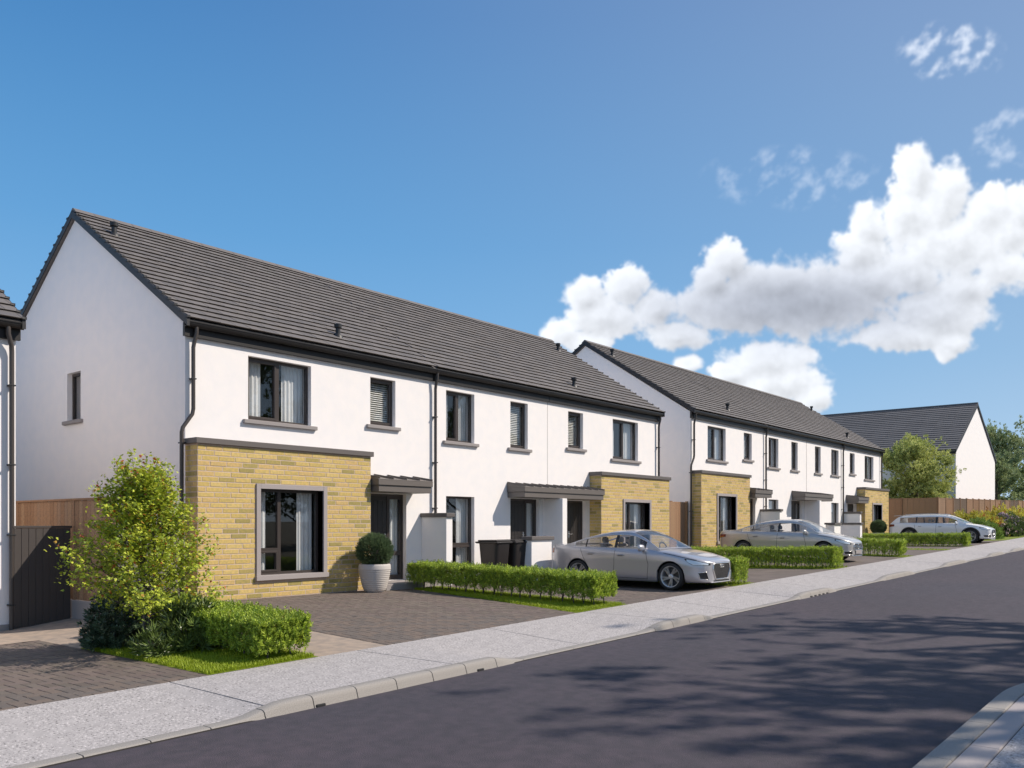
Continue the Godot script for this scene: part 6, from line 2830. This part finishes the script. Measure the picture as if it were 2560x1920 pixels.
func build_cars() -> void:
	# silver saloon
	var A := {
		"base": 2.636, "nose": 0.87, "tail": -3.62, "wheel": 0.325, "rim": 0.245, "arch": 0.362, "sill_low": 0.19,
		"sill": [[-3.62, 0.36], [-3.3, 0.24], [-2.9, 0.20], [-2.0, 0.185], [-0.4, 0.185], [0.5, 0.195], [0.87, 0.20]],
		"shoulder": [[-3.62, 0.90], [-3.52, 0.985], [-3.2, 0.985], [-2.6, 0.965], [-1.6, 0.94], [-0.8, 0.915], [-0.3, 0.885], [0.2, 0.82], [0.55, 0.745], [0.75, 0.695], [0.87, 0.655]],
		"centre": [[-3.62, 0.92], [-3.54, 1.045], [-3.3, 1.045], [-2.9, 1.02], [-1.5, 1.0], [-0.6, 0.985], [-0.25, 0.955], [0.2, 0.885], [0.55, 0.80], [0.78, 0.725], [0.87, 0.675]],
		"plan": [[-3.62, 0.60], [-3.56, 0.72], [-3.4, 0.81], [-3.0, 0.875], [-2.4, 0.908], [-0.3, 0.905], [0.15, 0.895], [0.42, 0.86], [0.62, 0.79], [0.76, 0.69], [0.84, 0.56], [0.87, 0.46]],
		"prof": [[0.0, 0.925], [0.12, 0.965], [0.3, 0.985], [0.52, 0.99], [0.70, 1.0], [0.86, 0.985], [0.95, 0.965], [1.0, 0.935]],
		"roof": [[-3.22, 1.0], [-3.0, 1.06], [-2.7, 1.17], [-2.35, 1.285], [-2.0, 1.365], [-1.65, 1.418], [-1.38, 1.428], [-1.14, 1.405], [-0.87, 1.30], [-0.57, 1.13], [-0.32, 0.975]],
		"windows": [[-2.78, -2.46], [-2.42, -1.60], [-1.52, -0.70]], "screen": [-1.12, -0.34], "rear": [-3.05, -2.2],
		"seams": [[Vector2(-0.62, 0.24), Vector2(-0.58, 0.6), Vector2(-0.66, 0.90)], [Vector2(-1.58, 0.24), Vector2(-1.54, 0.6), Vector2(-1.53, 0.93)], [Vector2(-2.22, 0.34), Vector2(-2.42, 0.66), Vector2(-2.56, 0.94)], [Vector2(-2.2, 0.27), Vector2(-0.62, 0.25)], [Vector2(-0.2, 0.875), Vector2(0.3, 0.785), Vector2(0.62, 0.72)]],
		"handles": [Vector2(-1.36, 0.80), Vector2(-2.24, 0.825)], "mirror": Vector2(0.985, -0.76),
		"lamp": [0.36, 0.85], "lamp_lo": [[0.36, 0.735], [0.48, 0.645], [0.6, 0.60], [0.85, 0.60]], "lamp_hi": [[0.36, 0.755], [0.6, 0.712], [0.74, 0.675], [0.85, 0.645]],
		"tail_len": 0.16, "tail_lo": [[-3.6, 0.80], [-3.2, 0.86]], "tail_hi": [[-3.6, 0.94], [-3.2, 0.93]],
		"grille": [Vector2(-0.30, 0.275), Vector2(0.30, 0.275), Vector2(0.43, 0.50), Vector2(0.415, 0.605), Vector2(0.36, 0.645), Vector2(-0.36, 0.645), Vector2(-0.415, 0.605), Vector2(-0.43, 0.50)],
		"mesh_style": "honeycomb", "emblem": "rings", "emblem_at": 0.82, "intake": [Vector2(0.57, 0.27), Vector2(0.73, 0.29), Vector2(0.765, 0.43), Vector2(0.63, 0.455)], "lip": 0.40, "plate": 0.0,
		"trim": M.chrome, "trim_w": 0.007, "spokes": 5, "twin": [0.0, 0.34], "spoke_w": 0.021, "sweep": 0.22,
	}
	car("silver saloon with a honeycomb grille, the largest and nearest of the three cars", "saloon", car_place(10.0, 5.40), A, M.silver)
	# champagne saloon
	var B := A.duplicate(true)
	B.merge({
		"base": 2.865, "nose": 0.84, "tail": -3.90, "wheel": 0.335, "rim": 0.25, "arch": 0.37,
		"sill": [[-3.90, 0.38], [-3.6, 0.26], [-3.2, 0.20], [-2.0, 0.185], [-0.4, 0.185], [0.5, 0.195], [0.84, 0.20]],
		"shoulder": [[-3.90, 0.86], [-3.80, 0.955], [-3.4, 0.985], [-2.7, 0.975], [-1.6, 0.955], [-0.8, 0.935], [-0.3, 0.905], [0.2, 0.84], [0.5, 0.765], [0.72, 0.69], [0.84, 0.63]],
		"centre": [[-3.90, 0.88], [-3.82, 1.04], [-3.5, 1.065], [-3.0, 1.045], [-1.5, 1.02], [-0.6, 1.005], [-0.25, 0.98], [0.2, 0.915], [0.5, 0.835], [0.74, 0.735], [0.84, 0.65]],
		"plan": [[-3.90, 0.56], [-3.84, 0.70], [-3.66, 0.80], [-3.2, 0.87], [-2.5, 0.908], [-0.3, 0.908], [0.15, 0.90], [0.42, 0.86], [0.60, 0.79], [0.73, 0.68], [0.81, 0.54], [0.84, 0.44]],
		"roof": [[-3.35, 1.01], [-3.1, 1.09], [-2.75, 1.225], [-2.35, 1.345], [-1.95, 1.415], [-1.55, 1.443], [-1.25, 1.44], [-1.0, 1.41], [-0.72, 1.29], [-0.42, 1.12], [-0.18, 0.975]],
		"windows": [[-2.92, -2.55], [-2.52, -1.62], [-1.56, -0.60]], "screen": [-0.98, -0.2], "rear": [-3.2, -2.4],
		"seams": [[Vector2(-0.64, 0.24), Vector2(-0.60, 0.6), Vector2(-0.68, 0.92)], [Vector2(-1.66, 0.24), Vector2(-1.62, 0.6), Vector2(-1.6, 0.95)], [Vector2(-2.42, 0.34), Vector2(-2.60, 0.66), Vector2(-2.72, 0.95)], [Vector2(-2.4, 0.27), Vector2(-0.64, 0.25)], [Vector2(-0.2, 0.895), Vector2(0.25, 0.82), Vector2(0.56, 0.745)]],
		"handles": [Vector2(-1.42, 0.80), Vector2(-2.40, 0.84)], "mirror": Vector2(0.995, -0.62),
		"lamp": [0.36, 0.80], "lamp_lo": [[0.36, 0.73], [0.5, 0.66], [0.66, 0.60], [0.80, 0.58]], "lamp_hi": [[0.36, 0.765], [0.55, 0.735], [0.7, 0.685], [0.80, 0.635]],
		"tail_len": 0.34, "tail_lo": [[-3.9, 0.76], [-3.4, 0.84]], "tail_hi": [[-3.9, 0.90], [-3.4, 0.90]],
		"grille": [Vector2(-0.40, 0.40), Vector2(0.40, 0.40), Vector2(0.43, 0.50), Vector2(0.37, 0.615), Vector2(-0.37, 0.615), Vector2(-0.43, 0.50)],
		"mesh_style": "bars", "emblem": "star", "emblem_at": 0.5, "intake": [Vector2(0.48, 0.235), Vector2(0.74, 0.27), Vector2(0.76, 0.36), Vector2(0.52, 0.37)], "lip": 0.42, "plate": 0.33,
		"trim": M.chrome, "spokes": 22, "twin": [0.0], "spoke_w": 0.008, "sweep": 0.05,
	}, true)
	car("champagne coloured saloon with many-spoked wheels behind the long hedge", "saloon", car_place(20.97, 5.06), B, M.champagne)
	# white estate
	var C := A.duplicate(true)
	C.merge({
		"base": 2.92, "nose": 0.88, "tail": -3.98, "wheel": 0.365, "rim": 0.25, "arch": 0.405, "sill_low": 0.22,
		"sill": [[-3.98, 0.40], [-3.6, 0.28], [-3.2, 0.24], [-2.0, 0.22], [-0.4, 0.22], [0.5, 0.23], [0.88, 0.235]],
		"shoulder": [[-3.98, 0.90], [-3.88, 0.985], [-3.4, 1.01], [-2.6, 1.0], [-1.6, 0.985], [-0.8, 0.97], [-0.3, 0.94], [0.2, 0.885], [0.55, 0.815], [0.76, 0.755], [0.88, 0.70]],
		"centre": [[-3.98, 0.92], [-3.9, 1.04], [-3.4, 1.06], [-2.6, 1.06], [-1.5, 1.05], [-0.6, 1.04], [-0.25, 1.02], [0.2, 0.96], [0.55, 0.88], [0.78, 0.79], [0.88, 0.715]],
		"plan": [[-3.98, 0.66], [-3.93, 0.78], [-3.7, 0.86], [-3.2, 0.91], [-2.4, 0.93], [-0.3, 0.93], [0.15, 0.92], [0.45, 0.88], [0.64, 0.80], [0.78, 0.69], [0.85, 0.56], [0.88, 0.46]],
		"roof": [[-3.9, 1.02], [-3.78, 1.14], [-3.6, 1.33], [-3.45, 1.415], [-3.0, 1.462], [-2.4, 1.49], [-1.8, 1.497], [-1.35, 1.48], [-1.05, 1.44], [-0.78, 1.33], [-0.45, 1.155], [-0.2, 1.02]],
		"windows": [[-3.42, -2.62], [-2.56, -1.66], [-1.56, -0.62]], "screen": [-1.02, -0.24], "rear": [-3.86, -3.5],
		"seams": [[Vector2(-0.66, 0.27), Vector2(-0.62, 0.6), Vector2(-0.70, 0.95)], [Vector2(-1.68, 0.27), Vector2(-1.62, 0.6), Vector2(-1.6, 0.98)], [Vector2(-2.45, 0.38), Vector2(-2.62, 0.66), Vector2(-2.66, 0.99)], [Vector2(-2.4, 0.30), Vector2(-0.66, 0.28)], [Vector2(-0.2, 0.93), Vector2(0.3, 0.86), Vector2(0.6, 0.80)]],
		"handles": [Vector2(-1.42, 0.85), Vector2(-2.40, 0.865)], "mirror": Vector2(1.035, -0.66),
		"lamp": [0.40, 0.84], "lamp_lo": [[0.40, 0.79], [0.5, 0.72], [0.64, 0.68], [0.84, 0.67]], "lamp_hi": [[0.40, 0.815], [0.6, 0.785], [0.74, 0.745], [0.84, 0.71]],
		"tail_len": 0.30, "tail_lo": [[-3.98, 0.82], [-3.6, 0.86]], "tail_hi": [[-3.98, 0.96], [-3.6, 0.96]],
		"grille": [Vector2(-0.34, 0.33), Vector2(0.34, 0.33), Vector2(0.44, 0.42), Vector2(0.44, 0.60), Vector2(0.37, 0.685), Vector2(-0.37, 0.685), Vector2(-0.44, 0.60), Vector2(-0.44, 0.42)],
		"mesh_style": "slats", "emblem": "rings", "emblem_at": 0.80, "intake": [Vector2(0.52, 0.30), Vector2(0.80, 0.33), Vector2(0.82, 0.42), Vector2(0.54, 0.43)], "lip": 0.42, "plate": 0.47,
		"trim": M.chrome, "spokes": 5, "twin": [0.0, 0.30], "spoke_w": 0.02, "sweep": 0.0, "cladding": true,
	}, true)
	var e := car("white estate car with black wheel-arch cladding before the garden fence", "estate", car_place(40.6, 5.5), C, M.white_paint)
	var b := MB.new()
	b.prism([Vector3(-0.56, 1.425, -3.46), Vector3(-0.56, 1.40, -3.78), Vector3(-0.56, 1.42, -3.78), Vector3(-0.56, 1.455, -3.30)], Vector3(1.12, 0, 0))
	obj("roof_spoiler", b, M.white_paint, e)


func car_place(x: float, z: float) -> Vector3:
	return Vector3(x, gy(x, z) - 0.01, z)
